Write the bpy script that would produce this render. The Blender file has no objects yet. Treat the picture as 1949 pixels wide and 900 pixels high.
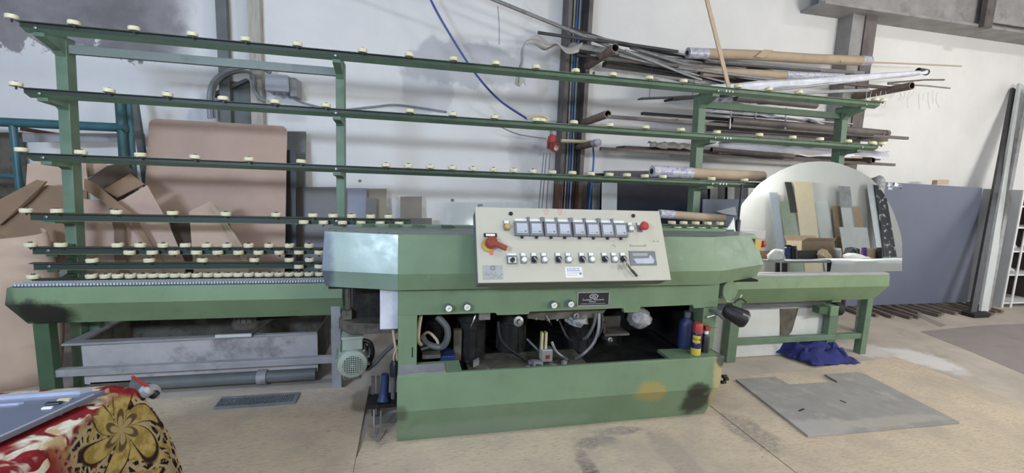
import bpy, bmesh, math, random
from mathutils import Vector, Matrix
random.seed(11)
SC = bpy.context.scene
COL = SC.collection
# ------------------------------------------------------------------ camera
F = 860.0; CX = 974.5; CY = 450.0
YAW, PIT, ROL = (math.radians(a) for a in (13.1, 7.75, 2.26))
CAM = Vector((0, 0, 1.5))
_fw = Vector((math.sin(YAW)*math.cos(PIT), math.cos(YAW)*math.cos(PIT), -math.sin(PIT)))
_r = Vector((math.cos(YAW), -math.sin(YAW), 0)); _u = _r.cross(_fw)
RT = _r*math.cos(ROL) + _u*math.sin(ROL)
UP = -_r*math.sin(ROL) + _u*math.cos(ROL)
FW = _fw
cd = bpy.data.cameras.new('camera'); co = bpy.data.objects.new('camera', cd); COL.objects.link(co)
cd.sensor_fit = 'HORIZONTAL'; cd.sensor_width = 36.0; cd.lens = F/1949*36; cd.clip_start = .05
co.matrix_world = Matrix(((RT.x, UP.x, -FW.x, CAM.x), (RT.y, UP.y, -FW.y, CAM.y), (RT.z, UP.z, -FW.z, CAM.z), (0, 0, 0, 1)))
SC.camera = co
# ------------------------------------------------------------------ view + world
SC.view_settings.view_transform = 'Standard'; SC.view_settings.look = 'None'
SC.view_settings.gamma = 1; SC.view_settings.use_curve_mapping = False
SC.view_settings.exposure = 0.36
W = bpy.data.worlds.new('world'); SC.world = W; W.use_nodes = True
W.node_tree.nodes['Background'].inputs[0].default_value = (.75, .82, .95, 1)
W.node_tree.nodes['Background'].inputs[1].default_value = .35
# lamps of the workshop: (x, y, z, length, watts, colour, aim)
LAMPS = [(-2.2, -.70, 2.08, 1.2, 118, (.58, .74, 1.0), (-.10, .97, -.05)),
         (1.9, -.70, 2.12, 1.2, 24, (.90, .95, 1.0), (0, .97, -.1)),
         (5.75, -.70, 2.05, 1.2, 86, (1.0, .975, .94), (-.05, .97, -.05))]
HIGH_FILL = [(-1.5, 1.2, 4.9, 40, (.82, .89, 1.0)), (3.0, 1.0, 4.9, 18, (.96, .97, 1.0)), (7.2, 1.6, 4.9, 55, (1.0, .97, .94))]  # unseen roof lamps, added as overall fill light

# ------------------------------------------------------------------ helpers: picture point -> place
def ray(x, y): return RT*((x-CX)/F) - UP*((y-CY)/F) + FW
def at(x, y, Y):
    d = ray(x, y); return CAM + d*(Y/d.y)
def gz(x, y, z=0.0):
    d = ray(x, y); return CAM + d*((z-CAM.z)/d.z)
def solveX(px, Y, z):
    k = (px-CX)/F; dz = z-CAM.z
    return (k*(FW.y*Y+FW.z*dz) - RT.y*Y - RT.z*dz)/(RT.x-k*FW.x)

# ------------------------------------------------------------------ materials
def lin(c): return tuple(((v/255)/12.92 if v/255 <= .04045 else ((v/255+.055)/1.055)**2.4) for v in c[:3])
MATS = {}
def nodes(m): return m.node_tree.nodes, m.node_tree.links
def mixc(nt, fac, a, b, blend='MIX'):
    n = nt.nodes.new('ShaderNodeMix'); n.data_type = 'RGBA'; n.blend_type = blend
    for s, v in ((0, fac), (6, a), (7, b)):
        if isinstance(v, bpy.types.NodeSocket): nt.links.new(v, n.inputs[s])
        else: n.inputs[s].default_value = v if s == 0 else (*v[:3], 1)
    return n.outputs[2]
def noise(nt, vec, scale, detail=4, rough=.6, dist=0):
    n = nt.nodes.new('ShaderNodeTexNoise'); n.inputs['Scale'].default_value = scale
    n.inputs['Detail'].default_value = detail; n.inputs['Roughness'].default_value = rough; n.inputs['Distortion'].default_value = dist
    if vec is not None: nt.links.new(vec, n.inputs['Vector'])
    return n.outputs['Fac']
def ramp(nt, v, a, b, ca=0.0, cb=1.0):
    n = nt.nodes.new('ShaderNodeMapRange'); n.interpolation_type = 'SMOOTHSTEP'
    nt.links.new(v, n.inputs[0])
    for i, x in ((1, a), (2, b), (3, ca), (4, cb)): n.inputs[i].default_value = x
    return n.outputs[0]
def math_(nt, op, a, b=None):
    n = nt.nodes.new('ShaderNodeMath'); n.operation = op
    for i, v in ((0, a), (1, b)):
        if v is None: continue
        if isinstance(v, bpy.types.NodeSocket): nt.links.new(v, n.inputs[i])
        else: n.inputs[i].default_value = v
    return n.outputs[0]
def vmap(nt, vec, scale=(1, 1, 1), loc=(0, 0, 0), rot=(0, 0, 0)):
    n = nt.nodes.new('ShaderNodeMapping'); nt.links.new(vec, n.inputs[0])
    n.inputs['Scale'].default_value = scale; n.inputs['Location'].default_value = loc; n.inputs['Rotation'].default_value = rot
    return n.outputs[0]
def mat(name, col, rough=.5, metal=0, var=.12, scale=6, bump=0, bscale=80, dirt=None, stains=(), stretch=(1, 1, 1), alpha=1, trans=0, emit=0, spec=.5, extra=None, rvar=0):
    """col/dirt colours as sRGB 0-255.  dirt=(colour, amount 0..1, scale).  stains=[(pos,(rx,ry,rz),colour,strength)]"""
    m = bpy.data.materials.new(name); m.use_nodes = True; nt = m.node_tree; b = nt.nodes['Principled BSDF']
    geo = nt.nodes.new('ShaderNodeNewGeometry'); P = geo.outputs['Position']
    vec = vmap(nt, P, stretch)
    c = lin(col); n1 = noise(nt, vec, scale)
    dark = tuple(v*(1-var) for v in c); lite = tuple(min(1, v*(1+var)) for v in c)
    out = mixc(nt, ramp(nt, n1, .3, .7), dark, lite)
    if dirt:
        dc, amt, ds = dirt
        n2 = noise(nt, vec, ds, 6, .65)
        f = ramp(nt, n2, .62-.3*amt, .80-.25*amt, 0, min(1, .35+amt*.6))
        out = mixc(nt, f, out, lin(dc))
    for pos, rad, sc_, st in stains:
        v = nt.nodes.new('ShaderNodeVectorMath'); v.operation = 'SUBTRACT'; nt.links.new(P, v.inputs[0]); v.inputs[1].default_value = pos
        w = nt.nodes.new('ShaderNodeVectorMath'); w.operation = 'DIVIDE'; nt.links.new(v.outputs[0], w.inputs[0]); w.inputs[1].default_value = rad
        l = nt.nodes.new('ShaderNodeVectorMath'); l.operation = 'LENGTH'; nt.links.new(w.outputs[0], l.inputs[0])
        dn = math_(nt, 'ADD', l.outputs['Value'], math_(nt, 'MULTIPLY', math_(nt, 'SUBTRACT', noise(nt, P, 9, 5), .5), 1.1))
        out = mixc(nt, ramp(nt, dn, .55, 1.05, st, 0), out, lin(sc_))
    if extra: out = extra(nt, P, out)
    nt.links.new(out, b.inputs['Base Color'])
    b.inputs['Roughness'].default_value = rough; b.inputs['Metallic'].default_value = metal
    b.inputs['Specular IOR Level'].default_value = spec
    if rvar:
        nt.links.new(ramp(nt, noise(nt, vec, scale*2.3, 5), .3, .7, max(.02, rough-rvar), min(1, rough+rvar)), b.inputs['Roughness'])
    if bump:
        bn = nt.nodes.new('ShaderNodeBump'); bn.inputs['Strength'].default_value = bump; bn.inputs['Distance'].default_value = .01
        nt.links.new(noise(nt, vec, bscale, 5), bn.inputs['Height']); nt.links.new(bn.outputs[0], b.inputs['Normal'])
    if trans: b.inputs['Transmission Weight'].default_value = trans; b.inputs['IOR'].default_value = 1.3
    if alpha < 1: b.inputs['Alpha'].default_value = alpha
    if emit: b.inputs['Emission Color'].default_value = (*c, 1); b.inputs['Emission Strength'].default_value = emit
    MATS[name] = m; return m

# ------------------------------------------------------------------ mesh builder
class MB:
    def __init__(s): s.v = []; s.f = []; s.m = []
    def add(s, vs, fs, mi=0):
        o = len(s.v); s.v += [Vector(p) for p in vs]
        for f in fs: s.f.append([i+o for i in f]); s.m.append(mi)
        return s
    def box(s, x0, x1, y0, y1, z0, z1, mi=0):
        if x0 > x1: x0, x1 = x1, x0
        if y0 > y1: y0, y1 = y1, y0
        if z0 > z1: z0, z1 = z1, z0
        return s.add([(x0,y0,z0),(x1,y0,z0),(x1,y1,z0),(x0,y1,z0),(x0,y0,z1),(x1,y0,z1),(x1,y1,z1),(x0,y1,z1)],
                     [(3,2,1,0),(4,5,6,7),(0,1,5,4),(1,2,6,5),(2,3,7,6),(3,0,4,7)], mi)
    def obox(s, c, U, V, N, su, sv, sn, mi=0):
        """box centred at c with half sizes su,sv,sn along U,V,N"""
        c = Vector(c); U = Vector(U).normalized()*su; V = Vector(V).normalized()*sv; N = Vector(N).normalized()*sn
        return s.add([c-U-V-N, c+U-V-N, c+U+V-N, c-U+V-N, c-U-V+N, c+U-V+N, c+U+V+N, c-U+V+N],
                     [(3,2,1,0),(4,5,6,7),(0,1,5,4),(1,2,6,5),(2,3,7,6),(3,0,4,7)], mi)
    def bar(s, p, q, w, h, up=(0, 0, 1), mi=0):
        p = Vector(p); q = Vector(q); d = (q-p); L = d.length; d.normalize(); up = Vector(up)
        a = d.cross(up)
        if a.length < 1e-4: a = d.cross(Vector((0, 1, 0)))
        a.normalize(); b = a.cross(d)
        return s.obox((p+q)/2, d, a, b, L/2, w/2, h/2, mi)
    def prism(s, poly, axis, a, b, mi=0):
        """poly in the two other axes in order (x,y,z minus axis); extruded from a to b"""
        def mk(p, t): return {'x': (t, p[0], p[1]), 'y': (p[0], t, p[1]), 'z': (p[0], p[1], t)}[axis]
        n = len(poly); vs = [mk(p, a) for p in poly]+[mk(p, b) for p in poly]
        fs = [list(range(n))[::-1], list(range(n, 2*n))]+[(i, (i+1) % n, n+(i+1) % n, n+i) for i in range(n)]
        return s.add(vs, fs, mi)
    def slab(s, pts, th, mi=0):
        """thick sheet from a 3-D polygon, thickness away from the viewer"""
        pts = [Vector(p) for p in pts]; n = Vector((0, 0, 0))
        for i in range(len(pts)): n += (pts[i]-pts[0]).cross(pts[(i+1) % len(pts)]-pts[0])
        n.normalize()
        if n.dot(CAM-pts[0]) > 0: n = -n
        k = len(pts); vs = pts+[p+n*th for p in pts]
        return s.add(vs, [list(range(k)), list(range(k, 2*k))[::-1]]+[(i, (i+1) % k, k+(i+1) % k, k+i) for i in range(k)], mi)
    def tube(s, pts, r, n=8, mi=0, cap=True, hollow=False):
        pts = [Vector(p) for p in pts]; N = len(pts); rs = r if isinstance(r, (list, tuple)) else [r]*N
        o = len(s.v); t0 = (pts[1]-pts[0]).normalized(); a = t0.cross(Vector((0, 0, 1)))
        if a.length < 1e-3: a = t0.cross(Vector((1, 0, 0)))
        a.normalize()
        for i, p in enumerate(pts):
            t = (pts[min(i+1, N-1)]-pts[max(i-1, 0)]).normalized(); a = (a-t*a.dot(t)).normalized(); b = t.cross(a)
            for k in range(n):
                an = 2*math.pi*k/n; s.v.append(p+(a*math.cos(an)+b*math.sin(an))*rs[i])
        for i in range(N-1):
            for k in range(n): s.f.append([o+i*n+k, o+i*n+(k+1) % n, o+(i+1)*n+(k+1) % n, o+(i+1)*n+k]); s.m.append(mi)
        if cap and not hollow:
            s.f.append([o+k for k in range(n)][::-1]); s.m.append(mi); s.f.append([o+(N-1)*n+k for k in range(n)]); s.m.append(mi)
        return s
    def pipe(s, p, q, r, ri, n=14, mi=0, mi2=None):
        """open pipe with wall thickness"""
        p = Vector(p); q = Vector(q); t = (q-p).normalized(); a = t.cross(Vector((0, 0, 1)))
        if a.length < 1e-3: a = t.cross(Vector((1, 0, 0)))
        a.normalize(); b = t.cross(a); o = len(s.v)
        for c, rr in ((p, r), (q, r), (q, ri), (p, ri)):
            for k in range(n):
                an = 2*math.pi*k/n; s.v.append(c+(a*math.cos(an)+b*math.sin(an))*rr)
        for j in range(4):
            for k in range(n):
                s.f.append([o+j*n+k, o+j*n+(k+1) % n, o+((j+1) % 4)*n+(k+1) % n, o+((j+1) % 4)*n+k]); s.m.append(mi if (j != 2 or mi2 is None) else mi2)
        return s
    def lathe(s, prof, o, axis=(0, 0, 1), n=16, mi=0, mis=None):
        """prof [(r,h)] revolved about axis through o"""
        o = Vector(o); t = Vector(axis).normalized(); a = t.cross(Vector((0, 1, 0)))
        if a.length < 1e-3: a = t.cross(Vector((1, 0, 0)))
        a.normalize(); b = t.cross(a); base = len(s.v); R = []
        for (r, h) in prof:
            if r < 1e-5: R.append([len(s.v)]); s.v.append(o+t*h)
            else:
                R.append(list(range(len(s.v), len(s.v)+n)))
                for k in range(n):
                    an = 2*math.pi*k/n; s.v.append(o+t*h+(a*math.cos(an)+b*math.sin(an))*r)
        for j in range(len(prof)-1):
            A, B = R[j], R[j+1]; m_ = mis[j] if mis else mi
            for k in range(n):
                k2 = (k+1) % n
                if len(A) == 1 and len(B) == 1: continue
                if len(A) == 1: f = [A[0], B[k2], B[k]]
                elif len(B) == 1: f = [A[k], A[k2], B[0]]
                else: f = [A[k], A[k2], B[k2], B[k]]
                s.f.append(f); s.m.append(m_)
        return s
    def grid(s, fn, nu, nv, th=0, mi=0):
        o = len(s.v); P = [[Vector(fn(i/nu, j/nv)) for j in range(nv+1)] for i in range(nu+1)]
        for row in P: s.v += row
        w = nv+1
        for i in range(nu):
            for j in range(nv): s.f.append([o+i*w+j, o+(i+1)*w+j, o+(i+1)*w+j+1, o+i*w+j+1]); s.m.append(mi)
        return s
    def build(s, name, mats, parent=None, smooth=35, bevel=0, solid=0, sub=0):
        me = bpy.data.meshes.new(name); root = parent
        off = Vector((0, 0, 0))
        while root is not None: off = off+Vector(root.location); root = root.parent
        me.from_pydata([v-off for v in s.v], [], s.f)
        mats = mats if isinstance(mats, (list, tuple)) else [mats]
        for m in mats: me.materials.append(MATS[m] if isinstance(m, str) else m)
        if len(mats) > 1: me.polygons.foreach_set('material_index', s.m)
        bm = bmesh.new(); bm.from_mesh(me); bmesh.ops.recalc_face_normals(bm, faces=bm.faces); bm.to_mesh(me); bm.free()
        if smooth:
            me.polygons.foreach_set('use_smooth', [True]*len(me.polygons)); me.set_sharp_from_angle(angle=math.radians(smooth))
        ob = bpy.data.objects.new(name, me); COL.objects.link(ob); ob.parent = parent
        if solid:
            md = ob.modifiers.new('thick', 'SOLIDIFY'); md.thickness = solid; md.offset = 0
        if sub:
            md = ob.modifiers.new('sub', 'SUBSURF'); md.levels = sub; md.render_levels = sub
        if bevel:
            md = ob.modifiers.new('bevel', 'BEVEL'); md.width = bevel; md.segments = 2; md.limit_method = 'ANGLE'; md.angle_limit = math.radians(40)
        return ob
def tag(o, label, cat, group=None, kind=None):
    if label: o['label'] = label
    if cat: o['category'] = cat
    if group: o['group'] = group
    if kind: o['kind'] = kind
    return o
def thing(name, label, cat, loc=(0, 0, 0), group=None):
    o = bpy.data.objects.new(name, None); COL.objects.link(o); o.location = loc; o.empty_display_size = .1
    return tag(o, label, cat, group)
def single(mb, name, mats, label, cat, group=None, **k):
    """a thing that is one mesh; its origin goes to its lowest middle point"""
    xs = [v.x for v in mb.v]; ys = [v.y for v in mb.v]; zs = [v.z for v in mb.v]
    c = Vector(((min(xs)+max(xs))/2, (min(ys)+max(ys))/2, min(zs)))
    ob = mb.build(name, mats, **k); ob.data.transform(Matrix.Translation(-c)); ob.location = c
    return tag(ob, label, cat, group)
def struct(mb, name, mats, parent=None, **k):
    o = mb.build(name, mats, parent, **k)
    if parent is None: o['kind'] = 'structure'
    return o
def arc(p0, p1, p2, n=10):
    p0, p1, p2 = Vector(p0), Vector(p1), Vector(p2)
    return [p0*(1-t)**2+p1*2*t*(1-t)+p2*t*t for t in (i/n for i in range(n+1))]
def spline(pts, n=6):
    P = [Vector(p) for p in pts]; P = [P[0]]+P+[P[-1]]; out = []
    for i in range(1, len(P)-2):
        for k in range(n):
            t = k/n; a, b, c, d = P[i-1], P[i], P[i+1], P[i+2]
            out.append(.5*((2*b)+(c-a)*t+(2*a-5*b+4*c-d)*t*t+(3*b-3*c+d-a)*t**3))
    return out+[P[-2]]
def text_mesh(body, size, origin, U, V, N, mats, name, parent, align='CENTER'):
    cu = bpy.data.curves.new('t', 'FONT'); cu.body = body; cu.size = size; cu.align_x = align; cu.align_y = 'CENTER'; cu.extrude = .0004
    ob = bpy.data.objects.new('t', cu); COL.objects.link(ob)
    dg = bpy.context.evaluated_depsgraph_get(); me = bpy.data.meshes.new_from_object(ob.evaluated_get(dg))
    bpy.data.objects.remove(ob); bpy.data.curves.remove(cu)
    mb = MB(); U, V, N, O = Vector(U), Vector(V), Vector(N), Vector(origin)
    mb.add([O+U*v.co.x+V*v.co.y+N*v.co.z for v in me.vertices], [list(p.vertices) for p in me.polygons]); bpy.data.meshes.remove(me)
    return mb.build(name, mats, parent, smooth=0)
# ------------------------------------------------------------------ material list
GREEN = (110, 133, 104)
mat('green_paint', GREEN, .42, 0, .07, 5, .05, 60, dirt=((92, 96, 80), .12, 7), rvar=.08)
mat('green_rack', (98, 121, 99), .5, 0, .1, 6, .05, 60, dirt=((58, 66, 54), .25, 9))
def rail_shade(nt, P, o):
    # shade painted into the rail colour, dark at the feed side, fading towards delivery
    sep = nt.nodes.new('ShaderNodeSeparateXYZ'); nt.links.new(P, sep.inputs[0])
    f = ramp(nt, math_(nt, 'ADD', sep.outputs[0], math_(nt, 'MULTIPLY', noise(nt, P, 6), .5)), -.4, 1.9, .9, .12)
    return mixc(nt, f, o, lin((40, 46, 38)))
mat('green_rail', (96, 122, 96), .5, 0, .1, 6, .05, 60, extra=rail_shade)
mat('green_dark', (62, 86, 62), .55, 0, .12, 6)
mat('green_hood', GREEN, .36, 0, .06, 5, .04, 40, dirt=((150, 156, 150), .10, 11),
    stains=[((-.45, 2.5, .98), (.09, .3, .32), (62, 62, 92), .75)], rvar=.08)
mat('green_hood_left', (122, 144, 130), .33, 0, .06, 6, .04, 40, dirt=((150, 160, 160), .15, 9), spec=.8,
    stains=[((-.45, 2.5, .98), (.07, .3, .32), (62, 62, 92), .75)], rvar=.06)  # left hood panel: lighter, bluer, glossier green than the other panels
mat('green_skirt', GREEN, .45, 0, .07, 4, .05, 40, dirt=((88, 104, 80), .2, 5),
    stains=[((1.46, 2.36, .215), (.13, .1, .08), (158, 138, 76), .75), ((1.79, 2.36, .20), (.10, .2, .07), (26, 27, 24), .9), ((1.80, 2.36, .10), (.12, .2, .13), (34, 36, 30), .9),
            ((1.93, 2.37, .23), (.05, .3, .2), (178, 160, 112), .8), ((1.95, 2.4, .38), (.04, .3, .05), (40, 40, 50), .8), ((-.03, 2.36, .20), (.05, .2, .06), (70, 74, 60), .7),
            ((.5, 2.38, .05), (.7, .2, .08), (132, 146, 132), .45)])
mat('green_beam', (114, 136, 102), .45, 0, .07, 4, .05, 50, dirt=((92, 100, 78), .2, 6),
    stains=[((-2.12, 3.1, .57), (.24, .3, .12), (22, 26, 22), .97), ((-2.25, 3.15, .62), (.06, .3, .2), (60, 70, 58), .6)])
mat('grey_paint', (112, 122, 116), .5, 0, .1, 7, dirt=((80, 80, 74), .3, 8))
mat('dusty_steel', (150, 150, 152), .6, .1, .12, 5, .1, 40, dirt=((92, 92, 94), .35, 6))
mat('tank_steel', (180, 176, 176), .5, .15, .12, 4, .08, 30, dirt=((86, 82, 84), .4, 5))
mat('white_tank', (205, 208, 204), .55, 0, .06, 4, .05, 30, dirt=((150, 148, 138), .25, 5))
mat('beige_panel', (186, 184, 168), .45, 0, .03, 5, 0, dirt=((184, 180, 160), .06, 9))
mat('panel_box', (104, 110, 112), .5, 0, .05)
mat('meter_frame', (114, 117, 122), .45, 0, .05)
mat('meter_glass', (186, 190, 200), .15, 0, .05, 20)
mat('label_white', (226, 228, 224), .5, 0, .03)
mat('plate_grey', (165, 166, 166), .4, .3, .05)
mat('plate_black', (34, 34, 42), .4, 0, .1)
mat('plate_print', (168, 168, 176), .5, 0, .05)
mat('ink_grey', (120, 120, 118), .6, 0, .05)
mat('ink_red', (205, 118, 108), .6, 0, .05)
mat('ink_blue', (120, 125, 180), .6, 0, .05)
mat('red_plastic', (164, 58, 56), .4, 0, .06)
mat('red_lever', (138, 58, 46), .45, 0, .1)
mat('yellow_plastic', (186, 156, 84), .45, 0, .08)
mat('black_plastic', (24, 25, 28), .45, 0, .15)
mat('black_rubber', (20, 20, 21), .7, 0, .2)
mat('grime_black', (30, 29, 27), .7, .1, .4, 12, .2, 60, dirt=((70, 66, 58), .3, 14))
mat('grime_brown', (96, 92, 82), .75, .1, .25, 10, .2, 60, dirt=((44, 42, 38), .4, 12))
mat('interior_dark', (16, 16, 16), .85, 0, .2)  # near-black puts shade into the colour of bay plates and openings
mat('chrome', (190, 192, 196), .25, 1, .05)
mat('bare_steel', (150, 150, 150), .4, .8, .12, 10)
mat('cream_roller', (222, 214, 180), .5, 0, .07, 30)
mat('roller_bolt', (70, 70, 62), .45, .6, .1)
mat('track_pad', (188, 194, 200), .45, 0, .1, 50)
mat('track_base', (70, 76, 96), .5, .2, .1)
mat('hose_cream', (196, 186, 150), .5, 0, .08)
mat('hose_grey', (92, 94, 94), .5, 0, .08)
mat('hose_black', (26, 26, 27), .45, 0, .15)
mat('clear_film', (146, 146, 148), .3, 0, .3, 30, .8, 40)
mat('motor_green', (146, 156, 144), .5, 0, .08, 8, dirt=((92, 100, 88), .25, 9))
mat('blue_plastic', (44, 56, 96), .4, 0, .1)
mat('blue_rag', (38, 44, 104), .9, 0, .25, 14, .3, 60)
mat('can_navy', (38, 36, 92), .3, 0, .05)
mat('can_yellow', (204, 188, 78), .35, 0, .04)
mat('cardboard', (184, 158, 141), .85, 0, .05, 3, .05, 30, dirt=((166, 140, 122), .12, 5))
mat('cardboard_light', (196, 170, 148), .85, 0, .06, 3, .05, 30)
mat('cardboard_brown', (140, 114, 90), .85, 0, .1, 4, .05, 30)
mat('cardboard_dark', (84, 70, 58), .85, 0, .12, 4)
mat('kraft', (176, 156, 132), .8, 0, .08, 5, .05, 40)
mat('tape_brown', (108, 84, 64), .4, 0, .08)
mat('printed_film', (186, 186, 192), .3, 0, .1, 20, extra=lambda nt, P, o: mixc(nt, ramp(nt, noise(nt, P, 38, 3), .50, .58), o, lin((152, 148, 174))))
mat('white_film', (214, 216, 224), .3, 0, .1, 12, .3, 30)
mat('alu', (176, 178, 180), .38, .75, .08, 12)
mat('alu_dull', (140, 140, 140), .5, .5, .15, 12, dirt=((104, 98, 92), .3, 10))
mat('alu_dark', (70, 70, 72), .5, .4, .15, 12)
mat('black_profile', (26, 26, 30), .5, .2, .15)
mat('brown_profile', (98, 90, 86), .55, .1, .15, 9)
mat('rust_pipe', (132, 116, 106), .7, .2, .18, 14, .15, 50, dirt=((84, 62, 50), .3, 12))
mat('pipe_inside', (40, 34, 32), .9, 0, .2)
mat('wood_lath', (184, 164, 138), .7, 0, .1, 9, stretch=(12, 12, 1.2))
mat('wood_slat', (112, 98, 88), .8, 0, .2, 6)
mat('foam_grey', (176, 172, 166), .9, 0, .12, 14, .2, 50)
mat('column_steel', (96, 92, 90), .6, .3, .25, 7, .15, 40, dirt=((92, 66, 52), .35, 5), stretch=(3, 3, .6),
    extra=lambda nt, P, o: mixc(nt, math_(nt, 'MULTIPLY', ramp(nt, noise(nt, P, 5, 4), .35, .6), .6), o, lin((122, 114, 112))))
mat('column_rust', (104, 74, 60), .75, .1, .3, 6, .2, 40, stretch=(3, 3, .5))
mat('steel_grey_green', (104, 108, 106), .6, .1, .12, 5, dirt=((80, 82, 78), .3, 6))
mat('pale_timber', (176, 170, 158), .75, 0, .15, 8, .1, 40, stretch=(6, 6, .5), dirt=((120, 112, 96), .3, 6))
mat('beam_grey', (150, 148, 146), .7, .1, .15, 4, .1, 30, dirt=((104, 100, 98), .35, 5))
mat('cable_grey', (132, 136, 142), .5, 0, .1)
mat('cable_blue', (58, 70, 140), .4, 0, .08)
mat('hose_blue', (40, 96, 170), .4, 0, .08)
mat('box_grey', (176, 180, 190), .5, 0, .04)
mat('teal_tube', (58, 98, 104), .42, .1, .12, 9, dirt=((44, 78, 84), .25, 9))
mat('glass_smoke', (104, 98, 94), .4, 0, .12, 3, alpha=.82)
mat('glass_blue', (150, 156, 172), .12, 0, .06, 3, alpha=.7)
mat('glass_olive', (152, 146, 124), .12, 0, .06, 3, alpha=.72)
mat('glass_beige', (150, 142, 134), .12, 0, .06, 3, alpha=.8)
mat('glass_clear', (206, 214, 212), .08, 0, .03, 3, alpha=.35)
mat('dark_board', (44, 44, 50), .5, 0, .1)
mat('navy_dark_board', (40, 44, 58), .35, 0, .1)
mat('slate_board', (98, 104, 122), .5, 0, .05, 2)
mat('pale_blue_board', (150, 158, 172), .4, 0, .05)
mat('mirror_silver', (232, 238, 236), .015, 1, .005)
mat('glass_edge', (120, 160, 150), .2, 0, .05)
mat('cabinet_grey', (172, 174, 176), .55, 0, .05, 3, dirt=((150, 150, 150), .2, 9))
mat('cabinet_white', (222, 222, 222), .5, 0, .04)
mat('cabinet_inside', (62, 52, 56), .7, 0, .1)
mat('white_cloth', (222, 220, 218), .9, 0, .06, 20)
mat('rubber_mat', (146, 143, 139), .8, 0, .08, 7, .15, 120, dirt=((176, 172, 164), .35, 6), stains=[((2.5, 2.12, 0), (.35, .12, 1), (178, 174, 168), .6), ((3.05, 2.12, 0), (.5, .07, 1), (176, 168, 156), .6)])
mat('mat_black', (40, 38, 36), .8, 0, .1)
mat('screed_dark', (140, 132, 128), .75, 0, .06, 3, dirt=((120, 112, 108), .3, 4))
mat('spotted_film', (30, 30, 36), .3, 0, .1, 10, extra=lambda nt, P, o: mixc(nt, ramp(nt, noise(nt, P, 9, 3), .58, .62), o, lin((196, 198, 206))))
mat('grate_steel', (138, 142, 148), .5, .5, .12)
mat('profile_blue_grey', (104, 108, 122), .4, .2, .06, 5)
mat('profile_edge', (164, 168, 182), .35, .3, .05)
mat('paint_white', (226, 226, 226), .6, 0, .03)
mat('tan_board', (214, 200, 172), .5, 0, .04)
mat('grey_board', (190, 194, 194), .5, 0, .05)
mat('green_glass_stack', (126, 140, 120), .2, 0, .1, 6)
mat('paper_white', (232, 236, 238), .6, 0, .03)
mat('table_grey', (150, 152, 152), .5, .1, .08)
mat('purple_can', (74, 44, 112), .35, 0, .05)
mat('lamp_body', (214, 214, 214), .5, 0, .03)
tube_m = mat('lamp_tube', (255, 252, 246), .4, 0, 0, emit=6)
mat('window_pane', (236, 242, 250), .3, 0, .02, emit=.8)
mat('ceiling_sheet', (168, 170, 174), .7, 0, .08, 2)
mat('floor_concrete', (176, 166, 154), .8, 0, .12, 2.2, .1, 30, dirt=((150, 138, 122), .3, 3),
    stains=[((4.6, 3.0, 0), (.25, .35, 1), (216, 214, 212), .75), ((4.25, 3.25, 0), (.3, .2, 1), (206, 202, 198), .6)])
def osb(nt, P, o):
    # strands: stretched cells in two directions
    def cells(rot, sc):
        v = nt.nodes.new('ShaderNodeTexVoronoi'); v.inputs['Scale'].default_value = sc
        w = vmap(nt, P, (1, 4.5, 1), rot=(0, 0, rot)); nt.links.new(w, v.inputs['Vector'])
        s = nt.nodes.new('ShaderNodeSeparateColor'); nt.links.new(v.outputs['Color'], s.inputs[0]); return s.outputs[0]
    o = mixc(nt, ramp(nt, cells(.5, 30), .0, 1, 0, .5), o, lin((194, 178, 154)))
    o = mixc(nt, ramp(nt, cells(2.1, 38), .55, 1, 0, .5), o, lin((158, 142, 124)))
    o = mixc(nt, ramp(nt, cells(1.2, 46), .8, 1, 0, .6), o, lin((208, 194, 168)))
    o = mixc(nt, ramp(nt, noise(nt, P, 2.2, 5), .42, .68, 0, .75), o, lin((168, 156, 142)))
    o = mixc(nt, ramp(nt, noise(nt, P, 26, 3), .66, .74, 0, .5), o, lin((112, 96, 80)))
    return o
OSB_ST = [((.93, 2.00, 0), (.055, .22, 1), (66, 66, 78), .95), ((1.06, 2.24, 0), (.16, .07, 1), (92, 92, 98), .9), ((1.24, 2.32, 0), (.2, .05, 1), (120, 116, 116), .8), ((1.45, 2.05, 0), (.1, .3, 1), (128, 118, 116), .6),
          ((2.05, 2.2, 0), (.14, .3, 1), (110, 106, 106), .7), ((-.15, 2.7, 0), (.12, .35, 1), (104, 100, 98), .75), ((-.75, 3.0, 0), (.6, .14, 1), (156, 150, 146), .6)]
mat('osb', (198, 181, 158), .8, 0, .05, 3, .15, 60, extra=osb, stains=OSB_ST)
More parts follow.
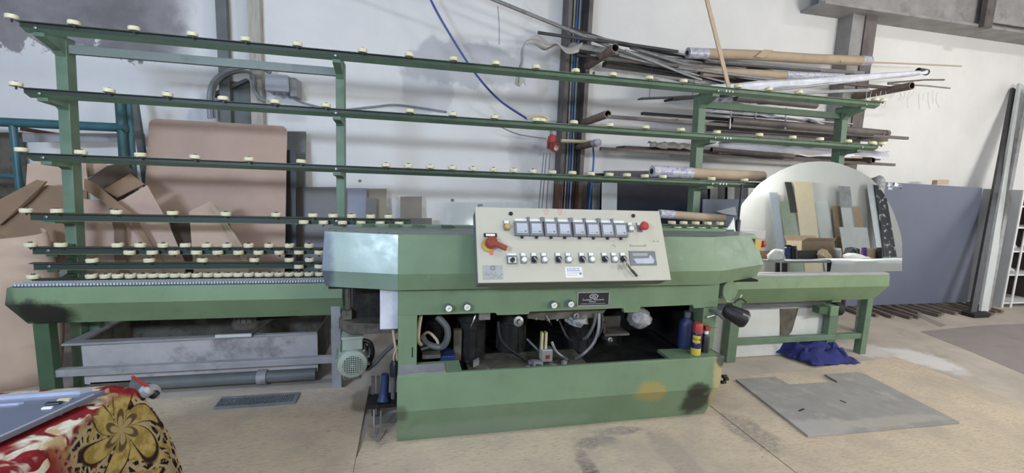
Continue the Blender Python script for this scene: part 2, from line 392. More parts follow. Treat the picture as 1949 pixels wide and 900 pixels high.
def wall_fx(nt, P, o):
    sep = nt.nodes.new('ShaderNodeSeparateXYZ'); nt.links.new(P, sep.inputs[0]); x, z = sep.outputs[0], sep.outputs[2]
    n = noise(nt, P, 3.2, 6, .6); n2 = noise(nt, P, 14, 5, .7)
    # bare cement above a ragged plaster edge, upper left
    h = math_(nt, 'ADD', math_(nt, 'SUBTRACT', z, 2.42), math_(nt, 'MULTIPLY', math_(nt, 'SUBTRACT', n, .5), .55))
    h = math_(nt, 'ADD', h, math_(nt, 'MULTIPLY', math_(nt, 'SUBTRACT', n2, .5), .18))
    e = math_(nt, 'ADD', math_(nt, 'MULTIPLY', x, -1), math_(nt, 'MULTIPLY', math_(nt, 'SUBTRACT', n, .5), .5))
    m = math_(nt, 'MULTIPLY', ramp(nt, h, 0, .03), ramp(nt, e, 1.85, 2.2, 0, 1))
    cem = mixc(nt, ramp(nt, noise(nt, P, 2.5, 6), .3, .7), lin((118, 114, 116)), lin((150, 146, 148)))
    o = mixc(nt, m, o, cem)
    # trowelled grey patches
    for (px, pz, rx, rz, st) in ((.55, 2.62, .75, .28, .55), (.2, 2.35, .35, .3, .4), (-1.75, 1.95, .3, .22, .5), (1.25, 2.3, .25, 1.2, .25)):
        dx = math_(nt, 'DIVIDE', math_(nt, 'SUBTRACT', x, px), rx); dz = math_(nt, 'DIVIDE', math_(nt, 'SUBTRACT', z, pz), rz)
        d = math_(nt, 'SQRT', math_(nt, 'ADD', math_(nt, 'MULTIPLY', dx, dx), math_(nt, 'MULTIPLY', dz, dz)))
        d = math_(nt, 'ADD', d, math_(nt, 'MULTIPLY', math_(nt, 'SUBTRACT', n, .5), 1.6))
        o = mixc(nt, ramp(nt, d, .7, .95, st, 0), o, lin((164, 164, 172)))
    return o
mat('plaster', (226, 225, 222), .85, 0, .035, 1.6, .12, 18, extra=wall_fx)
mat('plaster_plain', (224, 224, 222), .85, 0, .03, 1.5)

# ------------------------------------------------------------------ the room
struct(MB().box(-6, 12, -1.5, 5.0, -.14, -.02), 'floor', 'floor_concrete')
FL = bpy.data.objects['floor']
struct(MB().box(-6.2, 12.2, 4.9, 5.1, -.14, 5.6), 'wall_back', 'plaster')
struct(MB().box(-6.2, 12.2, -1.7, -1.5, -.14, 5.6), 'wall_front', 'plaster_plain')
struct(MB().box(-6.2, -6, -1.5, 4.9, -.14, 5.6), 'wall_left', 'plaster_plain')
struct(MB().box(12, 12.2, -1.5, 4.9, -.14, 5.6), 'wall_right', 'plaster_plain')
struct(MB().box(-6.2, 12.2, -1.7, 5.1, 5.6, 5.7), 'ceiling', 'ceiling_sheet')
# OSB sheets of the floor, each with its own edges and small gaps
def osb_sheet(poly):
    MB().prism(poly, 'z', -.0195, 0).build('osb_sheet', 'osb', FL, smooth=0)
osb_sheet([(-.255, -.3), (2.006, -.3), (2.006, 2.62), (-.215, 2.62), (-.238, 2.40), (-.255, 2.3)])
osb_sheet([(2.014, .9), (4.36, .9), (4.36, 2.3), (4.33, 3.04), (3.25, 2.93), (2.5, 2.87), (2.014, 2.87)])
osb_sheet([(-2.7, .6), (-.262, .6), (-.255, 3.13), (-1.4, 3.13), (-2.7, 3.10)])
osb_sheet([(-5.2, .6), (-2.708, .6), (-2.708, 3.10), (-5.2, 3.10)])
osb_sheet([(2.014, -.3), (4.5, -.3), (4.5, .892), (2.014, .892)])
osb_sheet([(-2.7, -.65), (-.262, -.65), (-.262, .592), (-2.7, .592)])

MB().prism([(gz(*p, -.02).x, gz(*p, -.02).y) for p in ((1752, 631), (1860, 620), (1949, 616), (2150, 600), (2150, 790), (1949, 712), (1850, 670))], 'z', -.0199, -.018).build('dark_screed', 'screed_dark', FL, smooth=0)
MB().prism([(gz(*p, -.02).x, gz(*p, -.02).y) for p in ((1736, 598), (1752, 598), (1802, 619), (1790, 622))], 'z', -.0199, -.018).build('dark_screed', 'screed_dark', FL, smooth=0)
# daylight window in the right wall
WN = struct(MB().box(11.96, 11.999, .2, 3.4, .9, 3.1), 'window_1', 'window_pane', smooth=0)
for y_ in (.2, 1.25, 2.3, 3.36): MB().box(11.93, 11.96, y_, y_+.04, .9, 3.1).build('mullion', 'lamp_body', WN, smooth=0)
for z_ in (.88, 1.98, 3.08): MB().box(11.93, 11.96, .2, 3.4, z_, z_+.04).build('glazing_bar', 'lamp_body', WN, smooth=0)
ld = bpy.data.lights.new('window_light', 'AREA'); ld.shape = 'RECTANGLE'; ld.size = 3.1; ld.size_y = 2.1; ld.energy = 38; ld.color = (.97, .98, 1.0)
lo = bpy.data.objects.new('window_light', ld); COL.objects.link(lo); lo.location = (11.9, 1.8, 2.0); lo.rotation_euler = Vector((-1, 0, 0)).to_track_quat('-Z', 'Z').to_euler()

# workshop lamps: battens on wall brackets behind the photographer, added fill lamps under the roof
for i, (x, y, z, L, w, c, aim) in enumerate(LAMPS):
    t = thing('batten_lamp', ['cool white batten lamp on a bracket, furthest left on the front wall', 'white batten lamp on a bracket above the photographer, middle of the front wall',
              'warm white batten lamp on a bracket over the workbench'][i], 'lamp', (x, y, z), 'batten lamps on the front wall')
    MB().box(x-L/2, x+L/2, y-.05, y-.01, z-.13, z+.13).build('lamp_housing', 'lamp_body', t, bevel=.004)
    MB().box(x-L/2+.01, x+L/2-.01, y-.0095, y, z-.12, z+.12).build('diffuser', 'lamp_tube', t, smooth=0)
    for sx in (-.4, .4):
        MB().bar((x+sx, y-.05, z), (x+sx, -1.5, z+.05), .03, .03).build('bracket', 'lamp_body', t)
    ld = bpy.data.lights.new('batten_or_added_back_light', 'AREA'); ld.shape = 'RECTANGLE'; ld.size = L; ld.size_y = .24; ld.energy = w; ld.color = c
    lo = bpy.data.objects.new('batten_or_added_back_light', ld); COL.objects.link(lo); lo.parent = t; lo.location = (0, .025, 0)
    lo.rotation_euler = Vector(aim).to_track_quat('-Z', 'Y').to_euler()
    # added light behind the housing, brightens the front wall for mirror and bounce
    ld = bpy.data.lights.new('batten_or_added_back_light', 'AREA'); ld.shape = 'RECTANGLE'; ld.size = L; ld.size_y = .08; ld.energy = w*(.30, .30, .75)[i]; ld.color = c
    lo = bpy.data.objects.new('batten_or_added_back_light', ld); COL.objects.link(lo); lo.parent = t; lo.location = (0, -.06, .16)
    lo.rotation_euler = Vector((.35, -.85, .2)).to_track_quat('-Z', 'Y').to_euler()
for i, (x, y, z, w, c) in enumerate(HIGH_FILL):
    t = thing('high_fill_lamp', ['added round fill lamp above the left conveyor', 'added round fill lamp above the control panel', 'added round fill lamp above the arched mirror'][i], 'lamp', (x, y, z), 'added fill lamps under the roof')
    MB().lathe([(0, .22), (.06, .22), (.1, .1), (.24, 0), (.23, -.005), (.09, .09), (0, .09)], (x, y, z), n=24).build('added_lamp_shade', 'lamp_body', t)
    MB().tube([(x, y, z+.22), (x, y, 5.6)], .006, 6).build('cord', 'black_plastic', t)
    MB().lathe([(0, .0), (.07, .01), (.08, .05), (0, .08)], (x, y, z), n=16).build('bulb', 'lamp_tube', t)
    ld = bpy.data.lights.new('high_fill_light', 'AREA'); ld.shape = 'DISK'; ld.size = .4; ld.energy = w; ld.color = c
    lo = bpy.data.objects.new('high_fill_light', ld); COL.objects.link(lo); lo.parent = t; lo.location = (0, 0, -.03)
# ------------------------------------------------------------------ edging machine
EM = thing('edging_machine', 'green glass edging machine with a beige control panel and open motor bay', 'machine', (.95, 2.75, 0))
def part(mb, name, mats, parent=EM, **k): return mb.build(name, mats, parent, **k)
# skirt: upper band upright, lower band folded back, right end cut slanting
def strip(rows):
    """rows of equal-length 3-D point lists -> quads"""
    mb = MB(); n = len(rows[0]); mb.v = [Vector(p) for r in rows for p in r]
    for j in range(len(rows)-1):
        for i in range(n-1): mb.f.append([j*n+i, j*n+i+1, (j+1)*n+i+1, (j+1)*n+i]); mb.m.append(0)
    return mb
X0, X1 = -.05, 1.975
part(strip([[(X0, 2.52, 0), (X0, 2.42, 0), (1.905, 2.42, 0), (1.915, 2.52, 0)], [(X0, 2.52, .215), (X0, 2.345, .215), (1.93, 2.345, .215), (1.935, 2.52, .215)],
            [(X0, 2.52, .398), (X0, 2.375, .398), (X1, 2.375, .398), (X1, 2.52, .398)], [(X0, 2.52, .405), (X0, 2.382, .405), (X1, 2.382, .405), (X1, 2.52, .405)],
            [(X0+.01, 2.51, .405), (X0+.01, 2.40, .405), (X1-.01, 2.40, .405), (X1-.01, 2.51, .405)], [(X0+.01, 2.51, .39), (X0+.01, 2.40, .38), (X1-.01, 2.40, .38), (X1-.01, 2.51, .39)]]), 'skirt', 'green_skirt', smooth=0)
part(MB().box(1.60, X1-.011, 2.401, 2.545, .385, .404), 'ledge_shelf', 'green_paint', smooth=0)
part(MB().box(X0+.011, .30, 2.401, 2.545, .385, .404), 'ledge_shelf', 'green_paint', smooth=0)
# upper frame round the motor bay
FY0, FY1 = 2.5, 2.54
def fx(px, py): p = at(px, py, FY0); return (p.x, p.z)
part(MB().box(-.05, .055, FY0, FY1, .405, .70), 'pillar', 'green_paint', bevel=.004)
part(MB().box(1.885, 1.985, FY0, FY1+.12, .405, .70), 'pillar', 'green_paint', bevel=.004)
band = [(-.05, .875), (-.05, .70), (.055, .70), (.50, .70), (.512, .685), (.70, .685), (.71, .70), (1.31, .705), (1.32, .675), (1.42, .675), (1.43, .708), (1.80, .712), (1.81, .69), (1.985, .69), (1.985, .875)]
part(MB().prism(band, 'y', FY0, FY1), 'front_rail', 'green_paint', smooth=0, bevel=.003)
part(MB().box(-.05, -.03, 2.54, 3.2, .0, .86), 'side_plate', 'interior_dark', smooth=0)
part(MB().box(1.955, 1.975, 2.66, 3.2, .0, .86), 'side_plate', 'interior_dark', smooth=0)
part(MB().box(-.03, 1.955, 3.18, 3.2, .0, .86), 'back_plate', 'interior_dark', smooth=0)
part(MB().box(-.03, 1.90, 2.42, 3.18, .28, .31), 'sump', 'grime_black', smooth=0)  # grimy black, also darkened to stand for shade down in the bay
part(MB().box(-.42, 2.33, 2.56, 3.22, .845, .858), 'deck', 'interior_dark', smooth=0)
part(MB().box(.36, 1.12, 2.43, 2.80, .3105, .33), 'drip_tray', 'grime_brown', smooth=0)
# ledge plates on top of the skirt
part(MB().box(-.045, .21, 2.385, 2.50, .4055, .410), 'ledge_plate', 'dusty_steel', smooth=0)
# hood in three folded panels and a lid
LV = [[(-.43, 2.555, .862), (-.05, 2.445, .862), (1.90, 2.445, .862), (2.375, 2.635, .862)],
      [(-.445, 2.53, .955), (-.05, 2.42, .955), (1.925, 2.42, .955), (2.40, 2.61, .955)],
      [(-.435, 2.57, 1.16), (-.05, 2.462, 1.16), (1.865, 2.462, 1.16), (2.35, 2.66, 1.155)]]
for i in range(3):
    part(strip([[LV[j][i], LV[j][i+1]] for j in range(3)]), 'hood_panel', 'green_hood' if i else 'green_hood_left', smooth=0, solid=.004)
e = [[(-.43, 2.555, .862), (-.43, 3.0, .862)], [(-.445, 2.53, .955), (-.445, 3.0, .955)], [(-.435, 2.57, 1.16), (-.435, 2.75, 1.16)]]
part(strip(e), 'hood_end', 'green_hood', smooth=0, solid=.004)
e = [[(2.375, 2.635, .862), (2.375, 3.0, .862)], [(2.40, 2.61, .955), (2.40, 3.0, .955)], [(2.35, 2.66, 1.155), (2.35, 2.85, 1.155)]]
part(strip(e), 'hood_end', 'green_hood', smooth=0, solid=.004)
lid = MB(); lid.add([(-.435, 2.57, 1.161), (-.05, 2.462, 1.161), (1.865, 2.462, 1.161), (2.35, 2.66, 1.156), (2.35, 2.86, 1.156), (-.40, 2.76, 1.161)], [(0, 1, 2, 3, 4, 5)])
part(lid, 'hood_lid', 'grey_paint', smooth=0, solid=.004)
part(MB().box(-.30, 2.3, 2.80, 2.84, 1.10, 1.175), 'lid_hinge_bar', 'green_paint', smooth=0, bevel=.003)
for px in (700, 750, 795, 850):
    x = solveX(px, 2.78, 1.17); part(MB().box(x-.03, x+.03, 2.755, 2.80, 1.162, 1.178), 'hinge', 'green_dark', smooth=0)
# chips of bare metal along the lid edge
for x in (-.38, -.27, -.15, -.11):
    part(MB().obox((x, 2.47+abs(x)*.27, 1.161), (1, -.27, 0), (0, 0, 1), (0, 1, 0), .008, .003, .004), 'paint_chip', 'black_rubber', smooth=0)
# machine number plate, gauges
def plate_on_frame(px0, py0, px1, py1, name, m, th=.004, y=FY0):
    a = at(px0, py0, y); b = at(px1, py1, y)
    return part(MB().box(a.x, b.x, y-th, y, b.z, a.z), name, m, smooth=0, bevel=.001)
np_ = plate_on_frame(1099, 556, 1159, 581, 'name_plate', 'plate_grey')
a = at(1101, 557.5, FY0); b = at(1157, 579, FY0)
w_, h_ = b.x-a.x, a.z-b.z; cxp, czp = (a.x+b.x)/2, (a.z+b.z)/2
part(MB().box(a.x, b.x, FY0-.0055, FY0-.004, b.z, a.z), 'plate_field', 'plate_black', np_, smooth=0)
mk = MB(); O = Vector((cxp-.0*w_, FY0-.0062, czp+h_*.22))
ring = []
for k in range(24):
    an = 2*math.pi*k/24; ring.append((math.cos(an), math.sin(an)))
rx, rz = w_*.15, h_*.21
mk.add([O+Vector((c*rx, 0, s*rz)) for c, s in ring]+[O+Vector((c*rx*.72, 0, s*rz*.68)) for c, s in ring], [(k, (k+1) % 24, 24+(k+1) % 24, 24+k) for k in range(24)])
for dx in (-.05, .0, .045): mk.box(O.x+w_*(dx-.012), O.x+w_*(dx+.012), O.y-.0003, O.y+.0003, O.z-rz*.55, O.z+rz*.55)
mk.box(O.x-w_*.05, O.x+w_*.05, O.y-.0003, O.y+.0003, O.z-rz*.1, O.z+rz*.2)
random.seed(3)
def squiggle(x0, x1, zc, hh, cap=True):
    x = x0; first = True
    while x < x1:
        ww = w_*random.uniform(.012, .022); H = hh*(1.5 if first and cap else random.uniform(.6, 1)); first = False
        mk.box(x, min(x1, x+ww), FY0-.0064, FY0-.0058, zc-hh*.5, zc-hh*.5+H); x += ww+w_*.008
squiggle(cxp-w_*.36, cxp-w_*.06, czp-h_*.06, h_*.11); squiggle(cxp+w_*.0, cxp+w_*.34, czp-h_*.06, h_*.11); squiggle(cxp-w_*.14, cxp+w_*.08, czp-h_*.22, h_*.10)
squiggle(cxp-w_*.42, cxp+w_*.40, czp-h_*.38, h_*.05, False)
part(mk, 'plate_print', 'plate_print', np_, smooth=0)
for px, py in ((1098, 556), (1098, 580), (1160, 555), (1160, 579)):
    p = at(px, py, FY0); part(MB().lathe([(.005, 0), (.005, .005), (0, .006)], (p.x, FY0-.003, p.z), (0, -1, 0), 8), 'rivet', 'bare_steel', np_)
for px, py in ((854, 586), (889, 584), (1054, 580), (1086, 578)):
    p = at(px, py, FY0-.03)
    g = part(MB().lathe([(0, -.03), (.022, -.03), (.022, .006), (.019, .010), (0, .011)], (p.x, FY0-.03, p.z), (0, -1, 0), 18, mis=[0, 0, 0, 0]), 'pressure_gauge', 'chrome')
    part(MB().lathe([(0.018, 0), (0.018, .0015), (0, .0015)], (p.x, FY0-.041, p.z), (0, -1, 0), 16), 'gauge_face', 'label_white', g)
    part(MB().bar((p.x-.006, FY0-.0435, p.z-.006), (p.x+.008, FY0-.0435, p.z+.006), .002, .002), 'needle', 'black_plastic', g)
# pale scuff plate and slot on the left pillar
part(MB().box(.027, .033, FY0-.002, FY0, .455, .515), 'slot', 'black_plastic', smooth=0)

# ---- inside the motor bay
def fp(px, py, Y): return at(px, py, Y)
def motor(px, py0, py1, Y, rad, name='spindle_motor', m='grime_black'):
    a = fp(px, py0, Y); z0 = fp(px, py1, Y).z; z1 = min(a.z, .84)
    mo = part(MB().lathe([(0, 0), (rad*.7, 0), (rad, .02), (rad, z1-z0-.08), (rad*1.15, z1-z0-.07), (rad*1.15, z1-z0), (0, z1-z0)], (a.x, Y, z0), n=20), name, m)
    for k in range(10):
        an = 2*math.pi*k/10; part(MB().obox((a.x+math.cos(an)*rad, Y+math.sin(an)*rad, (z0+z1)/2-.03), (math.cos(an), math.sin(an), 0), (0, 0, 1), (-math.sin(an), math.cos(an), 0), .008, (z1-z0)/2-.06, .003), 'cooling_fin', m, mo, smooth=0)
    return mo
motor(898, 585, 688, 2.78, .085)
motor(975, 590, 668, 2.86, .095)
motor(1105, 585, 668, 2.88, .10)
motor(832, 590, 660, 2.92, .085)
motor(1165, 585, 676, 2.95, .08)
# brackets and slides
a = fp(1003, 597, 2.62); b = fp(1165, 617, 2.62)
br = part(MB().prism([(a.x, .70), (a.x, .625), (a.x+.10, .610), (a.x+.30, .618), (b.x-.10, .612), (b.x-.03, .70)], 'y', 2.60, 2.63), 'bracket_plate', 'grime_brown', smooth=0, bevel=.003)
for px in (1020, 1042, 1060, 1083, 1100):
    p = fp(px, 606+(px % 3)*2, 2.60); part(MB().lathe([(.008, 0), (.008, .01), (0, .012)], (p.x, 2.60, p.z), (0, -1, 0), 6), 'bolt', 'bare_steel', br)
a = fp(1145, 610, 2.7); b = fp(1190, 632, 2.7)
part(MB().box(a.x, b.x, 2.64, 2.8, b.z, b.z+.014).box(a.x, b.x, 2.78, 2.8, b.z, a.z).box(a.x, a.x+.014, 2.66, 2.8, b.z, a.z), 'side_bracket', 'grime_brown', smooth=0)
a = fp(917, 597, 2.6); part(MB().box(a.x-.02, a.x+.05, 2.58, 2.64, a.z-.035, a.z+.02), 'valve_block', 'bare_steel', smooth=0, bevel=.004)
# pneumatic slide
a = fp(1030, 640, 2.62); b = fp(1040, 684, 2.60)
sl = part(MB().box(a.x-.004, a.x+.01, 2.60, 2.63, b.z, a.z+.03).box(a.x+.022, a.x+.036, 2.60, 2.63, b.z, a.z+.03), 'slide_rod', 'hose_cream', smooth=0)
part(MB().box(b.x-.036, b.x+.036, 2.585, 2.65, b.z-.01, b.z+.07), 'slide_block', 'plate_grey', sl, smooth=0, bevel=.004)
part(MB().box(b.x-.012, b.x+.016, 2.583, 2.586, b.z+.01, b.z+.035), 'slide_tag', 'red_lever', sl, smooth=0)
# knobs
for px, py, r in ((984, 610, .032), (1157, 645, .017), (1093, 600, .02)):
    p = fp(px, py, 2.60); part(MB().lathe([(r*.6, -.06), (r*.6, 0), (r, 0), (r, .03), (r*.5, .035), (r*.35, .05), (0, .05)], p, (0.1, -1, .15), 14), 'adjusting_knob', 'bare_steel')
# little boxes on the sump ledge
a = fp(803, 674, 2.6); b = fp(838, 694, 2.6); part(MB().box(a.x, b.x, 2.58, 2.70, .405, a.z), 'cover_box', 'grime_brown', smooth=0, bevel=.004)
a = fp(838, 676, 2.62); b = fp(866, 694, 2.62); part(MB().box(a.x, b.x, 2.6, 2.75, .33, a.z), 'valve_box', 'blue_plastic', smooth=0, bevel=.004)
a = fp(864, 628, 2.7); b = fp(877, 690, 2.7); part(MB().box(a.x, b.x, 2.69, 2.73, .34, a.z), 'support_post', 'grime_brown', smooth=0)
# hoses
def hose(pts, r, m, name='hose', parent=EM): part(MB().tube(spline([at(x, y, Y) for x, y, Y in pts], 5), r, 8), name, m, parent)
hose([(801, 600, 2.6), (797, 625, 2.59), (796, 648, 2.6), (803, 658, 2.66)], .012, 'hose_cream')
hose([(832, 602, 2.62), (850, 622, 2.6), (851, 645, 2.6), (840, 660, 2.62), (815, 655, 2.64), (803, 640, 2.66)], .020, 'hose_grey')
hose([(803, 640, 2.68), (815, 632, 2.66), (830, 645, 2.64), (834, 655, 2.64)], .009, 'hose_cream')
hose([(800, 665, 2.62), (820, 660, 2.64), (838, 662, 2.68), (850, 640, 2.72)], .018, 'hose_black')
hose([(948, 612, 2.62), (951, 640, 2.6), (960, 657, 2.6), (980, 672, 2.6), (1003, 688, 2.62)], .009, 'hose_black')
hose([(1134, 596, 2.58), (1130, 618, 2.57), (1118, 640, 2.58), (1110, 645, 2.6)], .010, 'hose_grey')
hose([(1140, 596, 2.58), (1139, 625, 2.56), (1130, 652, 2.56), (1112, 672, 2.56), (1096, 682, 2.6)], .011, 'alu_dull')
hose([(1146, 596, 2.6), (1146, 622, 2.62), (1138, 640, 2.66)], .008, 'hose_grey')
hose([(1050, 650, 2.6), (1058, 668, 2.58), (1070, 678, 2.58), (1080, 684, 2.62)], .009, 'alu_dull')
hose([(1065, 610, 2.68), (1078, 640, 2.64), (1095, 650, 2.62), (1115, 644, 2.62)], .008, 'hose_black')
hose([(1003, 645, 2.7), (1020, 662, 2.64), (1030, 672, 2.66)], .007, 'alu_dull')
hose([(900, 612, 2.62), (905, 600, 2.6), (896, 622, 2.6), (893, 630, 2.66)], .006, 'chrome')
hose([(1040, 600, 2.58), (1046, 612, 2.57), (1050, 618, 2.6)], .005, 'chrome')
# foil-wrapped lump hanging from the front rail
c = fp(1217, 603, 2.55); random.seed(5)
mb = MB(); prof = [(0, .055), (.05, .05), (.074, .02), (.078, -.01), (.062, -.05), (.034, -.074), (0, -.078)]
mb.lathe(prof, c, (.25, -.2, 1), 14)
mb.v = [v+Vector((random.uniform(-.007, .007), random.uniform(-.007, .007), random.uniform(-.006, .006))) for v in mb.v]
part(mb, 'wrapped_spindle', 'clear_film', smooth=20)
# crumpled foil over a motor head
mb = MB(); c = fp(1098, 604, 2.62); mb.lathe([(0, .03), (.06, .025), (.075, -.005), (.07, -.02)], c, (0, -.3, 1), 12)
mb.v = [v+Vector((random.uniform(-.012, .012), random.uniform(-.012, .012), random.uniform(-.01, .01))) for v in mb.v]
part(mb, 'foil_cover', 'clear_film', smooth=0)
# rubble of swarf on the sump
for k in range(16):
    x = random.uniform(.40, 1.05); y = random.uniform(2.46, 2.70); s_ = random.uniform(.012, .03)
    part(MB().obox((x, y, .33+s_*.5), (1, random.uniform(-1, 1), 0), (0, 0, 1), (random.uniform(-.3, .3), 1, 0), s_, s_*.5, s_*.7), 'swarf_clod', 'dusty_steel' if k % 2 else 'grime_brown', smooth=0)

# ---- left underside: trough, motor, white box, pipes
a = at(600, 612, 2.75)
tr = MB(); z0 = .60
def xz(px, py, Y): p = at(px, py, Y); return p
p0, p1, p2 = xz(645, 607, 2.85), xz(672, 615, 2.72), xz(757, 616, 2.72)
q0, q1, q2 = xz(645, 625, 2.85), xz(672, 636, 2.72), xz(757, 634, 2.72)
tr.add([p0, p1, p2, q0, q1, q2, p0+Vector((0, .3, .01)), p2+Vector((0, .45, .01)), q0+Vector((0, .3, 0)), q2+Vector((0, .45, 0))],
       [(0, 1, 4, 3), (1, 2, 5, 4), (0, 6, 7, 2, 1), (3, 4, 5, 9, 8), (6, 0, 3, 8), (2, 7, 9, 5)])
part(tr, 'drip_trough', 'grime_brown', smooth=0)
a = xz(672, 556, 2.85); b = xz(722, 606, 2.85); part(MB().box(a.x, b.x, 2.83, 2.9, b.z, .86), 'splash_plate', 'grime_black', smooth=0)
a = xz(652, 590, 2.8); b = xz(670, 606, 2.8); part(MB().box(a.x, b.x, 2.78, 2.86, b.z, a.z).tube([(a.x+.03, 2.82, a.z), (a.x+.03, 2.82, .85)], .018, 8), 'nozzle_block', 'grime_brown', smooth=30)
a = xz(723, 557, 2.56); b = xz(758, 626, 2.56); part(MB().box(a.x, b.x, 2.56, 2.66, b.z, .855), 'white_cover', 'white_film', smooth=0, bevel=.004)
# flange motor seen from its fan cowl
Cc = at(671, 695, 2.68); ax = Vector((.10, -1, .0)).normalized()
mo = part(MB().lathe([(.0, .0), (.055, .0), (.083, -.012), (.088, -.03), (.088, -.24), (0, -.24)], Cc, ax, 28), 'electric_motor', 'motor_green')
U = ax.cross(Vector((0, 0, 1))).normalized(); V = U.cross(ax)
part(MB().lathe([(.056, .0005), (.056, .002), (0, .002)], Cc, ax, 24), 'fan_opening', 'interior_dark', mo)
gr = MB()
for k in range(-4, 5):
    o = k*.0122; hl = math.sqrt(max(0, .057**2-o*o))
    gr.obox(Cc+U*o+ax*.003, V, U, ax, hl, .0024, .0015); gr.obox(Cc+V*o+ax*.003, U, V, ax, hl, .0024, .0015)
part(gr, 'fan_grille', 'motor_green', mo, smooth=0)
part(MB().lathe([(.008, .003), (.008, .007), (0, .007)], Cc, ax, 10), 'fan_hub', 'motor_green', mo)
tb = Cc-ax*.09+Vector((0, 0, .115))
part(MB().obox(tb, U, ax, V, .058, .06, .035), 'terminal_box', 'motor_green', mo, bevel=.006)
part(MB().obox(tb+V*.04, U, ax, V, .062, .064, .008), 'terminal_lid', 'motor_green', mo, bevel=.004)
for k in range(12):
    an = math.pi*(.08+k*.165); d = U*math.cos(an)+V*math.sin(an)
    part(MB().obox(Cc-ax*.13+d*.093, ax, d, d.cross(ax), .09, .008, .003), 'cooling_fin', 'motor_green', mo, smooth=0)
part(MB().tube(spline([tb-U*.06, tb-U*.10-Vector((0, 0, .02)), tb-U*.115-Vector((0, 0, .09)), tb-U*.085-Vector((0, 0, .17))], 6), .014, 8), 'motor_cable', 'hose_black', mo)
part(MB().obox(Cc-ax*.14-V*.1, U, ax, V, .05, .09, .012), 'motor_foot', 'grime_brown', mo, smooth=0)
# flexible pipes by the pillar
hose([(757, 650, 2.6), (735, 668, 2.66), (715, 690, 2.74), (700, 702, 2.84)], .013, 'hose_grey')
hose([(748, 628, 2.6), (752, 655, 2.58), (756, 680, 2.58), (755, 692, 2.6)], .008, 'hose_cream')
hose([(757, 660, 2.58), (750, 676, 2.57), (750, 690, 2.58)], .006, 'hose_cream')
a = at(735, 715, 2.62)
part(MB().tube([at(733, 712, 2.62), at(731, 748, 2.62), at(730, 765, 2.60)], [.022, .026, .04], 12), 'drain_funnel', 'blue_plastic')
part(MB().lathe([(.03, -.04), (.03, .03), (.02, .05), (0, .05)], at(752, 702, 2.58), (0, 0, 1), 12), 'hose_coupling', 'black_plastic')
part(MB().tube([at(750, 715, 2.57), at(748, 758, 2.57)], .013, 8), 'drain_hose', 'hose_grey')
p = at(725, 770, 2.6); part(MB().box(p.x-.08, -.055, 2.58, 2.72, p.z-.012, p.z+.012), 'foot_plate', 'grime_black', smooth=0)
for px in (710, 720):
    p = at(px, 716, 2.72); part(MB().box(p.x-.009, p.x+.009, 2.71, 2.73, 0, p.z), 'support_strut', 'grime_brown', smooth=0)
p0 = gz(716, 843); part(MB().tube(spline([at(712, 780, 2.56), at(712, 810, 2.50), p0+Vector((0, 0, .02)), p0+Vector((.02, .05, .05)), at(725, 782, 2.56)], 5), .006, 6), 'pedal_rod', 'alu_dull')

# ---- control panel (tilted box)
B = Vector((.347, 2.2, .955)); PU = Vector((1, 0, 0)); PV = Vector((0, .18, .37)); PH = PV.length; PV.normalize(); PN = PU.cross(PV); PW = 1.085
def pp(u, v, n=0): return B+PU*u+PV*v+PN*n
def puv(px, py):
    d = ray(px, py); t = (B-CAM).dot(PN)/d.dot(PN); h = CAM+d*t-B; return h.dot(PU), h.dot(PV)
def pbox(u0, u1, v0, v1, n0, n1, mb=None, mi=0):
    return (mb or MB()).obox(pp((u0+u1)/2, (v0+v1)/2, (n0+n1)/2), PU, PV, PN, abs(u1-u0)/2, abs(v1-v0)/2, abs(n1-n0)/2, mi)
CP = part(pbox(0, PW, 0, PH, -.018, 0), 'control_panel', 'beige_panel', smooth=0, bevel=.003)
def cpart(mb, name, m, **k): return mb.build(name, m, CP, **k)
cpart(pbox(.005, PW-.005, .004, PH-.004, -.125, -.0185), 'panel_box', 'panel_box', smooth=0, bevel=.003)
for bx in (.55, 1.05): cpart(MB().box(bx, bx+.2, 2.37, 2.44, .99, 1.15), 'panel_bracket', 'panel_box', smooth=0)
for px, py in ((972, 407), (1205, 411)):
    u, v = puv(px, py); cpart(MB().lathe([(.011, 0), (.011, .006), (0, .008)], pp(u, v), PN, 12), 'lid_screw', 'black_plastic')
u, v = puv(913, 390); cpart(MB().tube([pp(u, v-.004, -.03), pp(u, v+.012, -.03), pp(u+.02, v+.012, -.03)], .006, 6), 'hanging_lug', 'panel_box')
# eight ammeters
edges = [(977, 1004), (1005, 1030), (1033, 1057), (1058, 1083), (1087, 1110), (1112, 1137), (1139, 1163), (1164, 1188)]
for i, (x0, x1) in enumerate(edges):
    yt = 416+i*.55; yb = 450+i*.4
    u0, v1 = puv(x0, yt); u1, _ = puv(x1, yt); _, v0 = puv((x0+x1)/2, yb)
    mb = pbox(u0, u1, v0, v1-.02, 0, .022)
    cpart(mb, 'ammeter', 'meter_frame', bevel=.002, smooth=0)
    mb = pbox(u0+.010, u1-.010, v0+.012, v1-.034, .0222, .0245, mi=0)
    cpart(mb, 'ammeter_glass', 'meter_glass', smooth=0)
    mb = pbox(u1-.028, u1-.016, v0+.018, v0+.026, .0246, .0258); pbox(u0+.014, u1-.034, v0+.019, v0+.021, .0246, .0252, mb)
    cpart(mb, 'ammeter_mark', 'ink_grey', smooth=0)
    cpart(pbox(u0+.006, u1-.006, v1-.017, v1-.002, 0, .006), 'ammeter_label', 'label_white', smooth=0)
    cpart(pbox((u0+u1)/2-.006, (u0+u1)/2+.006, v0-.012, v0, 0, .012), 'ammeter_latch', 'black_plastic', smooth=0)
for i in range(7):
    xm = (edges[i][1]+edges[i+1][0])/2; u, v = puv(xm, 419+i*.5); hw = .011 if i % 2 else .006
    cpart(pbox(u-hw, u+hw, v-.012, v+.014, 0, .016), 'ammeter_clip', 'meter_frame', smooth=0)
